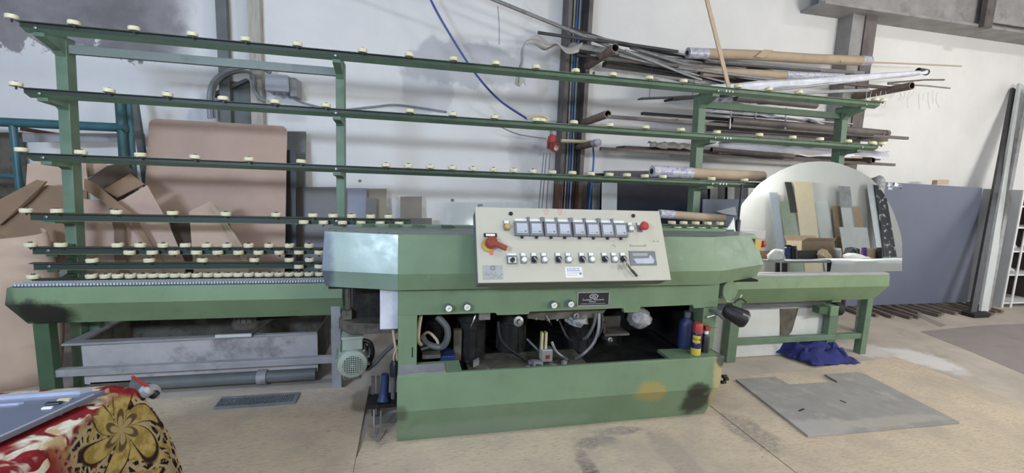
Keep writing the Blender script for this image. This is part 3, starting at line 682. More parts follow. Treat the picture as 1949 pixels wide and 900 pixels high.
def button(px, py, kind):
    u, v = puv(px, py)
    cpart(pbox(u-.016, u+.016, v-.022, v+.036, 0, .006), 'button_base', 'meter_frame', smooth=0, bevel=.002)
    cpart(pbox(u-.013, u+.013, v+.018, v+.034, .006, .008), 'button_label', 'label_white', smooth=0)
    if kind == 'yellow': cpart(MB().lathe([(.015, 0), (.015, .016), (.012, .02), (0, .02)], pp(u, v-.002, .006), PN, 14), 'push_button', 'yellow_plastic')
    if kind == 'white': cpart(MB().lathe([(.0145, 0), (.0145, .012), (.012, .016), (0, .016)], pp(u+.002, v-.003, .006), PN, 14), 'push_button', 'label_white')
    if kind == 'dark':
        k = cpart(MB().lathe([(.016, 0), (.016, .014), (.012, .018), (0, .018)], pp(u, v-.002, .006), PN, 14), 'selector_knob', 'black_plastic')
        cpart(MB().obox(pp(u+.002, v-.006, .026), PU*.6-PV*.8, PU*.8+PV*.6, PN, .014, .004, .006), 'selector_grip', 'bare_steel', smooth=0)
    if kind == 'red':
        cpart(MB().lathe([(.012, 0), (.012, .03), (.024, .034), (.026, .046), (.018, .056), (0, .058)], pp(u+.006, v, .006), PN, 18), 'emergency_button', 'red_plastic')
button(964, 432, 'yellow'); button(1199, 435, 'white'); button(1217, 435, 'red')
for px, k in ((996, 'white'), (1016, 'dark'), (1035, 'white'), (1062, 'dark'), (1081, 'white'), (1107, 'dark'), (1125, 'white'), (1150, 'dark'), (1168, 'white'), (1185, 'dark')):
    button(px, 494-.006*(px-996), k)
u, v = puv(974, 495); cpart(pbox(u-.026, u+.026, v-.022, v+.022, 0, .012), 'timer_frame', 'meter_frame', smooth=0, bevel=.003)
cpart(pbox(u-.021, u+.021, v-.017, v+.012, .012, .014), 'timer_face', 'label_white', smooth=0)
cpart(MB().lathe([(.013, 0), (.011, .018), (0, .02)], pp(u, v-.004, .014), PN, 12), 'timer_knob', 'black_plastic')
cpart(pbox(u-.024, u+.024, v+.025, v+.036, 0, .004), 'timer_label', 'label_white', smooth=0)
# main switch
u, v = puv(934, 464)
cpart(MB().lathe([(.038, 0), (.038, .006), (.034, .010), (0, .010)], pp(u-.012, v-.008), PN, 24), 'switch_plate', 'yellow_plastic')
cpart(MB().lathe([(.032, 0), (.030, .03), (.024, .036), (0, .036)], pp(u, v, .010), PN, 20), 'switch_hub', 'red_lever')
cpart(MB().obox(pp(u+.035, v-.018, .038), PU*.9-PV*.43, PU*.43+PV*.9, PN, .045, .013, .010), 'switch_lever', 'red_lever', bevel=.004)
u, v = puv(933, 448); cpart(pbox(u-.034, u+.034, v-.010, v+.010, 0, .008), 'switch_sign', 'black_plastic', smooth=0); cpart(pbox(u-.024, u+.024, v-.006, v+.006, .008, .009), 'switch_sign_strip', 'label_white', smooth=0)
u, v = puv(935, 482); cpart(MB().lathe([(.012, 0), (.012, .001), (0, .001)], pp(u, v), PN, 8), 'red_mark', 'ink_red', smooth=0)
# data plate with a round mark and faint rows
u, v = puv(939, 518); dpt = cpart(pbox(u-.054, u+.050, v-.038, v+.036, 0, .002), 'data_plate', 'plate_grey', smooth=0)
mb = MB(); mb.lathe([(.013, 0), (.013, .001), (.007, .001), (.007, 0)], pp(u-.002, v+.022, .002), PN, 14)
random.seed(8)
for r_ in range(5):
    uu = u-.044
    while uu < u+.038:
        ww = random.uniform(.004, .014)
        if random.random() < .65 and not (r_ < 1 and abs(uu-u) < .03): pbox(uu, uu+ww, v+.004-r_*.009, v+.007-r_*.009, .002, .0026, mb)
        uu += ww+.004
cpart(mb, 'data_plate_print', 'ink_grey', smooth=0)
# paper sticker
u, v = puv(1093, 518); cpart(pbox(u-.050, u+.046, v-.029, v+.028, 0, .001), 'paper_sticker', 'label_white', smooth=0)
mb = MB(); mr = MB()
for r_, (w0, hh) in enumerate(((.066, .005), (.07, .006), (.056, .003), (.05, .003))):
    uu = u-.04
    while uu < u-.04+w0:
        ww = random.uniform(.004, .010); pbox(uu, uu+ww, v+.016-r_*.011, v+.016-r_*.011+hh, .001, .0015, mb if r_ < 3 else mr); uu += ww+.003
cpart(mb, 'sticker_print', 'ink_blue', smooth=0); cpart(mr, 'sticker_print', 'ink_red', smooth=0)
cpart(pbox(u+.028, u+.040, v-.014, v-.002, .001, .0015), 'sticker_stamp', 'ink_grey', smooth=0)
# red hand-written rows above the ammeters
mr = MB()
for bx in (1040, 1066):
    for r_ in range(4):
        u, v = puv(bx, 399+r_*3.2); hw = (.020, .018, .016, .009)[r_]; pbox(u-hw, u+hw*.7, v-.0012, v+.0016, 0, .0006, mr)
cpart(mr, 'pen_marks', 'ink_red', smooth=0)
mg = MB()
for x in range(1200, 1232, 4):
    u, v = puv(x, 468); pbox(u-.003, u+.004, v-.004, v+.004+(.004 if x in (1200, 1228) else 0), 0, .0006, mg)
for x in (1245, 1252): u, v = puv(x, 459); pbox(u-.004, u+.004, v-.003, v+.003, 0, .0006, mg)
cpart(mg, 'pen_marks', 'ink_grey', smooth=0)
# key pad display
u0, v1 = puv(1196, 478); u1, v0 = puv(1250, 505)
cpart(pbox(u0, u1, v0, v1, 0, .006), 'display_unit', 'meter_frame', smooth=0, bevel=.002)
w, h = u1-u0, v1-v0
cpart(pbox(u0+.12*w, u0+.68*w, v0+.66*h, v0+.84*h, .006, .0068), 'display_window', 'plate_grey', smooth=0)
mb = MB(); key = [(.12, .46), (.72, .48), (.76, .68), (.82, .68), (.86, .5), (.92, .38), (.86, .12), (.22, .12), (.18, .3)]
mb.add([pp(u0+a_*w, v0+b_*h, .0068) for a_, b_ in key], [list(range(len(key)))]); cpart(mb, 'display_keys', 'meter_glass', smooth=0)
# bunch of keys hanging from the key switch
u, v = puv(1185, 497)
kr = MB(); kr.tube([pp(u+.012*math.cos(t), v-.022+.014*math.sin(t), .03) for t in (i*math.pi/5 for i in range(11))], .0022, 6)
kk = cpart(kr, 'key_ring', 'bare_steel')
cpart(MB().obox(pp(u+.022, v-.045, .028), PU*.5-PV*.85, PU*.85+PV*.5, PN, .030, .005, .0015), 'key', 'roller_bolt', smooth=0)
cpart(MB().obox(pp(u-.02, v-.038, .030), PU*-.5-PV*.85, PU*.85-PV*.5, PN, .018, .007, .0015), 'key', 'bare_steel', smooth=0)
cpart(MB().obox(pp(u+.045, v-.075, .028), PU*.6-PV*.8, PU*.8+PV*.6, PN, .022, .006, .003), 'key', 'black_plastic', smooth=0)
hose([(1172, 487, 2.27), (1162, 474, 2.28), (1166, 465, 2.29), (1172, 470, 2.28)], .0018, 'plate_grey', 'thread', CP)
# right end of the machine: stop button, rod, sensor triangle, black lamp, round cover
p = at(1433, 464, 2.66)
sb = part(MB().box(p.x-.055, p.x-.01, 2.63, 2.69, p.z-.04, p.z+.04), 'stop_box', 'black_plastic', bevel=.004)
part(MB().box(p.x-.012, p.x+.04, 2.625, 2.695, p.z-.042, p.z+.038), 'stop_box_lid', 'yellow_plastic', sb, bevel=.004)
part(MB().lathe([(.012, 0), (.012, .025), (.024, .03), (.024, .045), (0, .05)], (p.x+.04, 2.66, p.z), (1, -.1, 0), 14), 'stop_mushroom', 'red_plastic', sb)
p0, p1, p2 = at(1402, 449, 2.85), at(1402, 420, 2.85), at(1403, 350, 2.85)
rd = part(MB().lathe([(.03, 0), (.018, .012), (.018, p1.z-p0.z), (0.012, p1.z-p0.z+.01)], (p0.x, 2.85, p0.z), n=12), 'rod_socket', 'black_plastic')
part(MB().tube([(p0.x, 2.85, p1.z), (p0.x, 2.85, p2.z)], .008, 8), 'rod', 'black_plastic', rd)
part(MB().slab([at(1375, 449, 2.8), at(1401, 449, 2.8), at(1397, 414, 2.8), at(1392, 424, 2.8)], .006), 'guide_fin', 'label_white', smooth=0)
part(MB().box(1.55, 2.62, 2.86, 2.90, 1.10, 1.16), 'guide_ledge', 'plate_grey', smooth=0)
cc = at(1390, 553, 2.56)
part(MB().lathe([(.075, -.2), (.075, 0), (.07, .004), (0, .004)], cc, (.25, -1, 0), 24), 'round_cover', 'green_paint')
part(MB().tube([cc+Vector((math.cos(t)*.074, -.012+.018*-math.cos(t), math.sin(t)*.074)) for t in (math.pi*(1.0+i*.1) for i in range(10))], .005, 6), 'cover_clamp', 'chrome')
# black work lamp on a grey arm
q0, q1, q2 = at(1345, 604, 2.48), at(1368, 592, 2.44), at(1382, 598, 2.42)
wl = part(MB().tube(spline([at(1352, 590, 2.5), at(1362, 592, 2.46), at(1374, 602, 2.42), at(1379, 606, 2.42)], 5), .014, 8), 'lamp_arm', 'hose_grey')
c0, c1 = at(1378, 588, 2.42), at(1414, 606, 2.36)
axl = (c1-c0).normalized()
part(MB().lathe([(0, 0), (.03, 0), (.045, .02), (.056, .09), (.06, .13), (.05, .145), (0, .14)], c0, axl, 20), 'lamp_head', 'black_plastic', wl)
part(MB().tube(spline([c0+Vector((.05, -.02, .045)), c0+Vector((.09, -.03, .075)), c0+Vector((.135, -.03, .05))], 5), .006, 6), 'lamp_handle', 'black_plastic', wl)
part(MB().obox(c0+axl*.1+Vector((0, -.056, .02)), axl, (0, 0, 1), (0, 1, 0), .02, .012, .002), 'lamp_sticker', 'plate_grey', wl, smooth=0)
part(MB().tube([q0, at(1372, 596, 2.46)], .008, 8), 'lamp_link', 'bare_steel', wl)
for px, py in ((1380, 711), (1383, 716), (1378, 722)):
    p = at(px, py+5, 2.5); part(MB().lathe([(0, -.01), (.012, -.02), (.012, .01), (0, .012)], p, (1, 0, 0), 8), 'anchor_nut', 'grime_black')
# ------------------------------------------------------------------ conveyors
def beam_profile(y): # (y,z): track top, upper band, lower band folded under
    return [(y+.10, .745), (y, .745), (y-.012, .648), (y+.075, .505), (y+.16, .505), (y+.16, .70)]
def beam(x0t, x0f, x0b, x1t, x1f, x1b, y=3.10):
    pr_ = beam_profile(y); xa = [x0t, x0t, x0f, x0b, x0b, x0t]; xb = [x1t, x1t, x1f, x1b, x1b, x1t]
    mb = MB(); n = 6
    mb.add([(xa[i], *pr_[i]) for i in range(n)]+[(xb[i], *pr_[i]) for i in range(n)],
           [list(range(n)), list(range(n, 2*n))[::-1]]+[(i, (i+1) % n, n+(i+1) % n, n+i) for i in range(n)])
    return mb
IC = thing('infeed_conveyor', 'green feed conveyor with a toothed track, left of the control panel', 'conveyor', (-1.35, 3.2, -.02))
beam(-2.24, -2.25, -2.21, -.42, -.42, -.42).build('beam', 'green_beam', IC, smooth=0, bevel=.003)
MB().box(-2.22, -.40, 3.112, 3.20, .745, .752).build('track_bed', 'track_base', IC, smooth=0)
tp = MB(); x = -2.21
while x < -.42:
    tp.add([(x, 3.108, .752), (x+.010, 3.108, .752), (x+.016, 3.19, .752), (x+.006, 3.19, .752), (x, 3.108, .765), (x+.010, 3.108, .765), (x+.016, 3.19, .765), (x+.006, 3.19, .765)],
           [(4, 5, 6, 7), (0, 1, 5, 4), (1, 2, 6, 5), (2, 3, 7, 6), (3, 0, 4, 7)]); x += .0168
o = tp.build('track_pads', 'track_pad', IC, smooth=0); o['kind'] = 'stuff'
def leg(x0, x1, y0, y1, z1, m, par): return MB().box(x0, x1, y0, y1, -.02, z1).build('leg', m, par, smooth=0, bevel=.003)
leg(-2.185, -2.105, 3.17, 3.24, .505, 'green_dark', IC)
leg(-2.11, -2.05, 3.52, 3.58, .62, 'green_rack', IC)
p = at(640, 650, 3.14); leg(p.x-.03, p.x+.032, 3.13, 3.19, .60, 'dusty_steel', IC)
a = at(100, 715, 3.19); b = at(632, 695, 3.19)
MB().box(-2.11, p.x-.03, 3.185, 3.235, .155, .20).build('brace', 'dusty_steel', IC, smooth=0, bevel=.003)
OC = thing('outfeed_conveyor', 'green delivery conveyor carrying the arched mirror', 'conveyor', (3.3, 3.2, -.02))
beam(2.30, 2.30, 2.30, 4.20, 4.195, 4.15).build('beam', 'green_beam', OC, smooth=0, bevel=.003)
MB().box(2.4, 4.19, 3.10, 3.22, .745, .766).build('track_bed', 'plate_grey', OC, smooth=0, bevel=.003)
leg(4.085, 4.15, 3.17, 3.24, .52, 'green_rack', OC)
leg(2.66, 2.75, 3.17, 3.24, .52, 'green_rack', OC)
p = at(1568, 610, 3.3); leg(p.x-.05, p.x+.05, 3.20, 3.262, .52, 'green_rack', OC)
MB().box(2.75, 4.085, 3.18, 3.23, .13, .18).build('brace', 'green_rack', OC, smooth=0, bevel=.003)
# drive motor under the end of the beam
p = at(1588, 590, 3.12)
dm = MB().box(p.x-.06, p.x+.03, 3.10, 3.20, p.z-.05, p.z+.04).build('drive_motor', 'green_paint', OC, bevel=.006)
MB().lathe([(0, 0), (.055, 0), (.06, .01), (.06, .05), (0, .05)], (p.x+.03, 3.15, p.z), (1, 0, 0), 18).build('drive_wheel', 'black_rubber', dm)
MB().box(p.x-.16, p.x-.06, 3.12, 3.19, p.z-.03, p.z+.03).build('gear_case', 'green_dark', dm, smooth=0)
p = at(1577, 602, 3.12); MB().tube([p, p+Vector((0, 0, .05))], .008, 6).build('drain_cock', 'grime_black', dm)

# ------------------------------------------------------------------ water tanks
WT = thing('water_tank', 'dented galvanised water tank below the left conveyor', 'tank', (-1.2, 3.45, -.02))
def tank(par, xl, xr, y0, y1, z0, z1, m):
    t = .006; mb = MB()
    mb.box(xl, xr, y0, y0+t, z0, z1); mb.box(xl, xr, y1-t, y1, z0, z1, 1); mb.box(xl, xl+t, y0+t, y1-t, z0, z1, 1); mb.box(xr-t, xr, y0+t, y1-t, z0, z1, 1); mb.box(xl+t, xr-t, y0+t, y1-t, z0, z0+t, 1)
    return mb.build('tub', [m, 'grime_brown'], par, smooth=0)  # inside walls in dark brown: grime plus the shade within the tub
tank(WT, -2.03, -.62, 3.30, 3.85, .05, .335, 'tank_steel')
MB().prism([(-2.10, 3.245), (-.62, 3.285), (-.62, 3.31), (-2.02, 3.31), (-2.02, 3.85), (-2.06, 3.85)], 'z', .333, .347).build('rim', 'dusty_steel', WT, smooth=0)
MB().box(-2.0, -.64, 3.30, 3.33, -.02, .06).build('plinth', 'grime_brown', WT, smooth=0)
MB().tube([(-1.75, 3.275, .045), (-.63, 3.275, .045)], .042, 14).build('drain_pipe', 'steel_grey_green', WT)
p = gz(484, 738, .05); MB().tube([(p.x-.03, 3.275, .045), (p.x+.03, 3.275, .045)], .052, 14).build('pipe_socket', 'dusty_steel', WT)
a = at(412, 656, 3.26); b = at(480, 648, 3.26)
PM = thing('pump_motor', 'dirty pump motor on a mounting plate over the galvanised tank', 'motor', (a.x+.1, 3.5, .348))
MB().box(a.x, b.x, 3.245, 3.26, .349, .368).build('plate_lip', 'white_tank', PM, smooth=0)
MB().prism([(a.x+.0, 3.26), (b.x, 3.26), (b.x+.05, 3.62), (a.x+.09, 3.62)], 'z', .349, .358).build('mounting_plate', 'grime_brown', PM, smooth=0)
xm = (a.x+b.x)/2+.02
MB().lathe([(.0, 0), (.09, 0), (.09, .03), (.07, .04), (.07, .14), (0, .14)], (xm, 3.44, .36), n=20).build('motor_body', 'grime_brown', PM)
for k in range(14):
    an = 2*math.pi*k/14; MB().obox((xm+.074*math.cos(an), 3.44+.074*math.sin(an), .45), (math.cos(an), math.sin(an), 0), (0, 0, 1), (-math.sin(an), math.cos(an), 0), .008, .045, .003).build('cooling_fin', 'grime_brown', PM, smooth=0)
MB().tube(spline([(xm+.09, 3.42, .42), (xm+.17, 3.40, .44), (xm+.3, 3.45, .43), (xm+.6, 3.5, .46)], 5), .02, 8).build('pump_hose', 'grime_black', PM)
RT_ = thing('coolant_tank', 'white coolant tank below the mirror conveyor', 'tank', (3.3, 3.45, -.02))
a = at(1375, 640, 3.30); tank(RT_, 2.2, 3.90, 3.275, 3.42, -.02, .41, 'white_tank')
MB().box(2.2, 3.92, 3.265, 3.422, .412, .425).build('rim', 'dusty_steel', RT_, smooth=0)
MB().prism([(3.24, .41), (3.44, .41), (3.40, .20), (3.34, .12), (3.28, .12), (3.26, .3)], 'y', 3.27, 3.2745).build('overflow_stain_plate', 'grime_brown', RT_, smooth=0)

# ------------------------------------------------------------------ roller rack
RK = thing('roller_rack', 'tall green rack of roller rails above the conveyors', 'rack', (.9, 3.5, -.02))
def yr(z): return 3.28+(z-.78)*.053
RH = .046
me_roller = None
def roller_mesh():
    mb = MB(); mb.lathe([(.008, -.013), (.029, -.013), (.031, -.009), (.031, .007), (.028, .011), (.010, .011), (.010, .013), (.009, .017), (0, .017)], (0, 0, 0), n=14, mis=[0, 0, 0, 0, 0, 1, 1, 1])
    mb.lathe([(.006, -.030), (.006, -.013), (.008, -.013)], (0, 0, 0), n=6, mi=1)
    ob = mb.build('roller', ['cream_roller', 'roller_bolt']); me = ob.data; bpy.data.objects.remove(ob); return me
ME_R = roller_mesh()
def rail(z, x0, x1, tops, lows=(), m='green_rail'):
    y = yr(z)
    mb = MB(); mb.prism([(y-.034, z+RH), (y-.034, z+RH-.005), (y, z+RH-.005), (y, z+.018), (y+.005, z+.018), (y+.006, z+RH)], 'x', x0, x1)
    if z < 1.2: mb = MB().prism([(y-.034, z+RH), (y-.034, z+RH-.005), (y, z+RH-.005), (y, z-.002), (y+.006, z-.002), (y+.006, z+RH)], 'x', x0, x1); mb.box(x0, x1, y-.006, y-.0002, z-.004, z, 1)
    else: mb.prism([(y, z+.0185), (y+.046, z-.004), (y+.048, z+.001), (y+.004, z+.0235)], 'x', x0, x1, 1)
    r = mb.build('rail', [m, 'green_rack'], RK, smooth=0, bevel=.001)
    for lst, dz, dy in ((tops, RH+.016, -.026), (lows, .016, -.032)):
        for px in lst:
            x = solveX(px, y, z+RH); o = bpy.data.objects.new('roller', ME_R); COL.objects.link(o); o.parent = r
            o.location = Vector((x, y+dy, z+dz))-Vector(RK.location)
            o.rotation_euler = (random.uniform(-.06, .06)-.05, random.uniform(-.05, .05), 0)
    return r
def rz(px, py): # height of a rail's lower edge seen at the left end
    z = .9
    for _ in range(4): z = at(px, py, yr(z)).z
    return z
Z1, Z2, Z3, Z4 = 2.228, 1.850, 1.473, 1.116
Z5, Z6, Z7 = rz(67, 483), rz(68, 513), rz(72, 543)
R1 = [30, 147, 260, 370, 470, 568, 691, 779, 862, 942, 1018, 1093, 1163, 1232, 1297, 1400, 1458, 1515, 1660, 1674]
R2 = [38, 213, 323, 428, 526, 622, 780, 861, 940, 1018, 1030, 1090, 1157, 1225, 1292, 1360, 1440, 1503, 1555, 1608, 1654, 1672]
R3 = [48, 160, 272, 375, 477, 575, 735, 777, 818, 860, 899, 938, 976, 1012, 1049, 1087, 1122, 1157, 1190, 1224, 1258, 1350, 1412]
R4 = [57, 115, 227, 333, 433, 528, 597, 635, 670, 706, 740]; R4b = [580, 617, 653, 688, 724, 760]
R5 = [65, 122, 229, 272, 315, 357, 398, 436, 476, 515, 553, 590]; R5b = [252, 295, 336, 378, 418, 457, 495, 534, 571, 609]
R6 = [181, 289, 389, 487, 553, 591]; R6b = [571, 609]
R7 = [70, 180, 207, 230, 254, 277, 297, 317, 338, 358, 379, 400, 420, 438, 457, 477, 497, 515, 534, 553, 571, 590, 610]
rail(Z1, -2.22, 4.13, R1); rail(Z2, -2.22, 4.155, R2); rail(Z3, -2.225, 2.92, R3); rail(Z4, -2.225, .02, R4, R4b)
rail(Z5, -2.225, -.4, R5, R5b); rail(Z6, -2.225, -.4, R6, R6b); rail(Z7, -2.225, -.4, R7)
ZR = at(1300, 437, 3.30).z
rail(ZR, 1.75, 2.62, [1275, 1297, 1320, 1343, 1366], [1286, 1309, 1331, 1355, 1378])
# posts with tapered arms
POSTS = [(-2.175, -2.112), (-.51, -.452), (2.425, 2.495), (3.945, 4.01)]
def pf(z): return yr(z)+.19
for i, (xa, xb) in enumerate(POSTS):
    zt = 2.25; d = .085
    mb = MB(); mb.add([(xa, pf(-.02), -.02), (xb, pf(-.02), -.02), (xb, pf(-.02)+d, -.02), (xa, pf(-.02)+d, -.02), (xa, pf(zt), zt), (xb, pf(zt), zt), (xb, pf(zt)+d, zt), (xa, pf(zt)+d, zt)],
                      [(3, 2, 1, 0), (4, 5, 6, 7), (0, 1, 5, 4), (1, 2, 6, 5), (2, 3, 7, 6), (3, 0, 4, 7)])
    po = mb.build('post', 'green_rack', RK, smooth=0, bevel=.003)
    for z, ok in ((Z1, 1), (Z2, 1), (Z3, i < 3), (Z4, i < 2), (Z5, i < 1), (Z6, i < 1), (Z7, i < 1)):
        if not ok: continue
        y0, y1 = yr(z)+.02, pf(z)+.02; big = z == Z1; dep = .15 if big else .085
        if z < 1.0: dep = .03
        poly = [(y0, z+.0), (y1, z+.036), (y1, z-dep+.02), (y1-.05, z-dep+.05 if not big else z-dep+.08), (y0, z-.022)]
        MB().prism(poly, 'x', xa+.004, xb-.004).build('arm', 'green_rack' if z > 1 else 'green_dark', po, smooth=0)
        MB().lathe([(.009, 0), (.009, .006), (0, .009)], ((xa+xb)/2, yr(z), z+.02), (0, -1, 0), 8).build('bolt', 'bare_steel', po)
for (xa, xb, z, m) in ((-2.112, -.51, 2.155, 'grey_paint'), (2.495, 3.945, 2.14, 'green_dark'), (-.45, 2.43, .35, 'green_dark')):
    MB().box(xa, xb, pf(z)+.02, pf(z)+.06, z, z+.055).build('tie_bar', m, RK, smooth=0, bevel=.002)
# slotted rail joints on the right half
for px, z in ((1388, Z1), (1384, Z2), (1376, Z3)):
    x = solveX(px, yr(z), z)
    for dx in (-.03, .0, .03): MB().box(x+dx-.006, x+dx+.006, yr(z)-.003, yr(z), z+.014, z+.03).build('joint_bolt', 'label_white', RK, smooth=0)
# ------------------------------------------------------------------ steel columns, beam, posts on the back wall
def h_column(name, label, xa, xb, ztop, y0=4.70, lm='column_steel', wm='steel_grey_green', wy=4.82, rw=.045):
    t = thing(name, label, 'column', ((xa+xb)/2, 4.8, -.02))
    MB().box(xa, xa+.035, y0, 4.90, 1.42, ztop).build('flange', lm, t, smooth=0)
    MB().box(xb-rw, xb, y0, 4.90, 1.42, ztop).build('flange', 'column_steel', t, smooth=0)
    MB().box(xa+.035, xb-rw, wy, 4.85, 1.42, ztop).build('web', wm, t, smooth=0)
    MB().box(xa, xa+.035, y0, 4.90, -.02, 1.42).build('flange', 'column_rust', t, smooth=0)
    MB().box(xb-.045, xb, y0, 4.90, -.02, 1.42).build('flange', 'column_rust', t, smooth=0)
    MB().box(xa+.035, xb-.045, 4.82, 4.85, -.02, 1.42).build('web', 'column_rust', t, smooth=0)
    return t
CA = h_column('steel_column', 'rusty steel column with cables, behind the control panel', 1.60, 1.868, 5.6)
CB = h_column('steel_column', 'rusty steel column under the grey roof beam at the right', 5.19, 5.56, 3.58, lm='beam_grey', wm='beam_grey', wy=4.72, rw=.17)
for x, m, r in ((1.665, 'cable_grey', .009), (1.70, 'pale_timber', .008), (1.735, 'hose_blue', .007), (1.765, 'cable_grey', .011), (1.80, 'hose_black', .008)):
    MB().tube([(x, 4.80, .2), (x+.004, 4.795, 1.6), (x-.004, 4.80, 3.0), (x, 4.80, 5.5)], r, 6).build('cable', m, CA)
def arm_pipe(par, px, py, Yend, r, ybase=4.72, m='rust_pipe', film=False):
    e = at(px, py, Yend)
    MB().pipe((e.x, Yend, e.z), (e.x, ybase, e.z-.02), r, r*.78, 16, mi=0, mi2=1).build('rack_arm', [m, 'pipe_inside'], par)
    if film: MB().tube([(e.x, Yend-.005, e.z), (e.x, Yend+.1, e.z-.004)], r*1.12, 12).build('arm_end_wrap', 'printed_film', par)
    return e
EA = [arm_pipe(CA, 1171, 91, 4.05, .040), arm_pipe(CA, 1157, 217, 4.10, .038), arm_pipe(CA, 1138, 271, 4.20, .034, film=True)]
EB = [arm_pipe(CB, 1736, 163, 4.05, .042), arm_pipe(CB, 1687, 254, 4.10, .042), arm_pipe(CB, 1662, 305, 4.15, .034)]
# roof beam
RB = thing('roof_beam', 'grey roof beam with a dark bracket, top right corner', 'beam', (6.6, 4.7, 3.58))
MB().box(4.62, 11.9, 4.56, 4.90, 3.58, 3.61).box(4.62, 11.9, 4.62, 4.65, 3.61, 4.05).box(4.62, 11.9, 4.56, 4.90, 4.05, 4.08).build('girder', 'beam_grey', RB, smooth=0)
p = at(1872, 25, 4.56); MB().box(p.x-.05, p.x+.09, 4.50, 4.56, 3.56, 4.0).build('beam_bracket', 'column_steel', RB, smooth=0)
MB().box(p.x+.09, 11.9, 4.53, 4.56, 3.64, 3.95).build('cover_strip', 'beam_grey', RB, smooth=0)
# slim post and timber post at the left
t = thing('brace_post', 'slim grey steel post with a diagonal strut, upper left', 'post', (-1.66, 4.83, -.02))
MB().box(-1.70, -1.613, 4.79, 4.86, -.02, 5.6).build('upright', 'steel_grey_green', t, smooth=0)
MB().bar(at(405, 182, 4.86), at(472, 153, 4.86), .03, .07, (0, -1, 0)).build('strut', 'steel_grey_green', t, smooth=0)
single(MB().box(-1.444, -1.343, 4.80, 4.898, -.02, 5.6), 'timber_post', 'pale_timber', 'pale weathered timber post behind the grey junction box', 'post', smooth=0)
# grey service board on the wall between them
a = at(442, 155, 4.88); b = at(478, 225, 4.88)
single(MB().box(a.x, b.x, 4.87, 4.899, b.z-.2, a.z), 'wall_cover', 'steel_grey_green', 'grey wall plate between the slim post and the timber post', 'plate', smooth=0)

# junction box with its cables
a = at(504, 140, 4.62); b = at(550, 176, 4.62)
JB = thing('junction_box', 'grey electrical junction box on the timber post', 'junction box', (-1.2, 4.72, b.z))
MB().box(a.x, b.x, 4.60, 4.80, b.z, a.z).build('housing', 'box_grey', JB, smooth=0, bevel=.01)
MB().box(b.x, b.x+.06, 4.64, 4.86, b.z-.03, a.z-.01).build('side_cover', 'dusty_steel', JB, smooth=0, bevel=.008)
for k in range(3): MB().lathe([(.014, 0), (.014, .02), (0, .024)], (a.x+.05+k*.06, 4.70, b.z), (0, 0, -1), 8).build('cable_gland', 'meter_frame', JB)
def cable(name, label, pts, r, m, cat='cable', n=8):
    return single(MB().tube(spline([at(*p) if len(p) == 3 and p[0] > 20 or p[0] < -20 else Vector(p) for p in pts], 6), r, n), name, m, label, cat)
cable('cable_loop', 'thick grey cable looping over to the junction box', [(399, 225, 4.7), (398, 180, 4.7), (410, 150, 4.7), (440, 133, 4.7), (475, 127, 4.7), (497, 128, 4.7), (515, 139, 4.7)], .020, 'cable_grey')
cable('cable_loop', 'thinner grey cable dropping beside the timber post', [(408, 225, 4.77), (407, 175, 4.77), (425, 146, 4.77), (465, 136, 4.77), (481, 145, 4.76), (484, 170, 4.75), (492, 185, 4.75), (505, 192, 4.76)], .014, 'cable_grey')
cable('wall_conduit', 'grey conduit running along the wall behind the second rail', [(545, 178, 4.70), (575, 195, 4.80), (640, 209, 4.88), (705, 204, 4.88), (760, 200, 4.88), (850, 213, 4.88)], .011, 'cable_grey')
cable('air_hose', 'dark blue hose hanging diagonally from the roof', [(700, -480, 4.55), (790, -80, 4.55), (820, 0, 4.55), (862, 75, 4.55), (905, 140, 4.55), (950, 190, 4.55), (1003, 226, 4.55)], .011, 'cable_blue')
cable('hose_coil', 'small cream hose coil resting behind the second rail', [(1003, 226, 4.5), (1015, 221, 4.5), (1035, 221, 4.5), (1044, 228, 4.5), (1030, 234, 4.5)], .014, 'hose_cream')
cable('blue_air_line', 'light blue air line hanging right of the rusty column', [(1128, 270, 4.45), (1130, 300, 4.5), (1127, 340, 4.5), (1122, 395, 4.52), (1122, 470, 4.54)], .010, 'hose_blue')
cable('drooping_cable', 'thin grey cable drooping to the red socket', [(950, 240, 4.75), (985, 255, 4.72), (1040, 264, 4.68)], .006, 'cable_grey')
cable('hanging_wire', 'thin wire hanging from the tilted grey rod', [(947, 12, 4.35), (950, 45, 4.38), (950, 85, 4.38)], .004, 'cable_grey')
# red socket
p = at(1050, 275, 4.55)
RS = thing('red_socket', 'red industrial plug socket hanging by the rusty column', 'socket', (p.x, 4.6, p.z-.1))
MB().lathe([(0, -.09), (.035, -.09), (.04, -.05), (.048, -.03), (.048, .03), (.03, .06), (0, .06)], p+Vector((0, 0, .04)), (.15, -.1, 1), 16).build('socket_body', 'red_plastic', RS)
MB().lathe([(.05, 0), (.05, .05), (.03, .055), (.03, .03), (0, .03)], p+Vector((.01, -.03, -.02)), (.3, -1, -.3), 16, mis=[0, 0, 1, 1]).build('socket_mouth', ['red_plastic', 'label_white'], RS)
MB().tube(spline([p+Vector((0, .02, .10)), p+Vector((0, .05, .16)), p+Vector((.03, .12, .19))], 5), .016, 8).build('socket_cable', 'cable_grey', RS)
for dx in (-.05, -.02, .02): MB().tube([p+Vector((dx, .1, -.08)), p+Vector((dx*1.2, .15, -.6)), p+Vector((dx*1.6, .2, -1.2))], .007, 6).build('drop_lead', 'cable_grey', RS)
a = at(1068, 268, 4.5); b = at(1125, 270, 4.5)
single(MB().tube([a, b], .018, 8), 'support_bar', 'hose_cream', 'short cream bar across the rusty column beside the red socket', 'bar')
# wall anchors
for px, py, s, lb in ((861, 381, .018, 'round wall plug left of the control panel'), (685, 344, .016, 'faint round wall plug above the leaning glass panes')):
    p = at(px, py, 4.9); single(MB().lathe([(s, 0), (s, .006), (0, .008)], (p.x, 4.9, p.z), (0, -1, 0), 14), 'wall_plug', 'meter_frame', lb, 'wall plug')

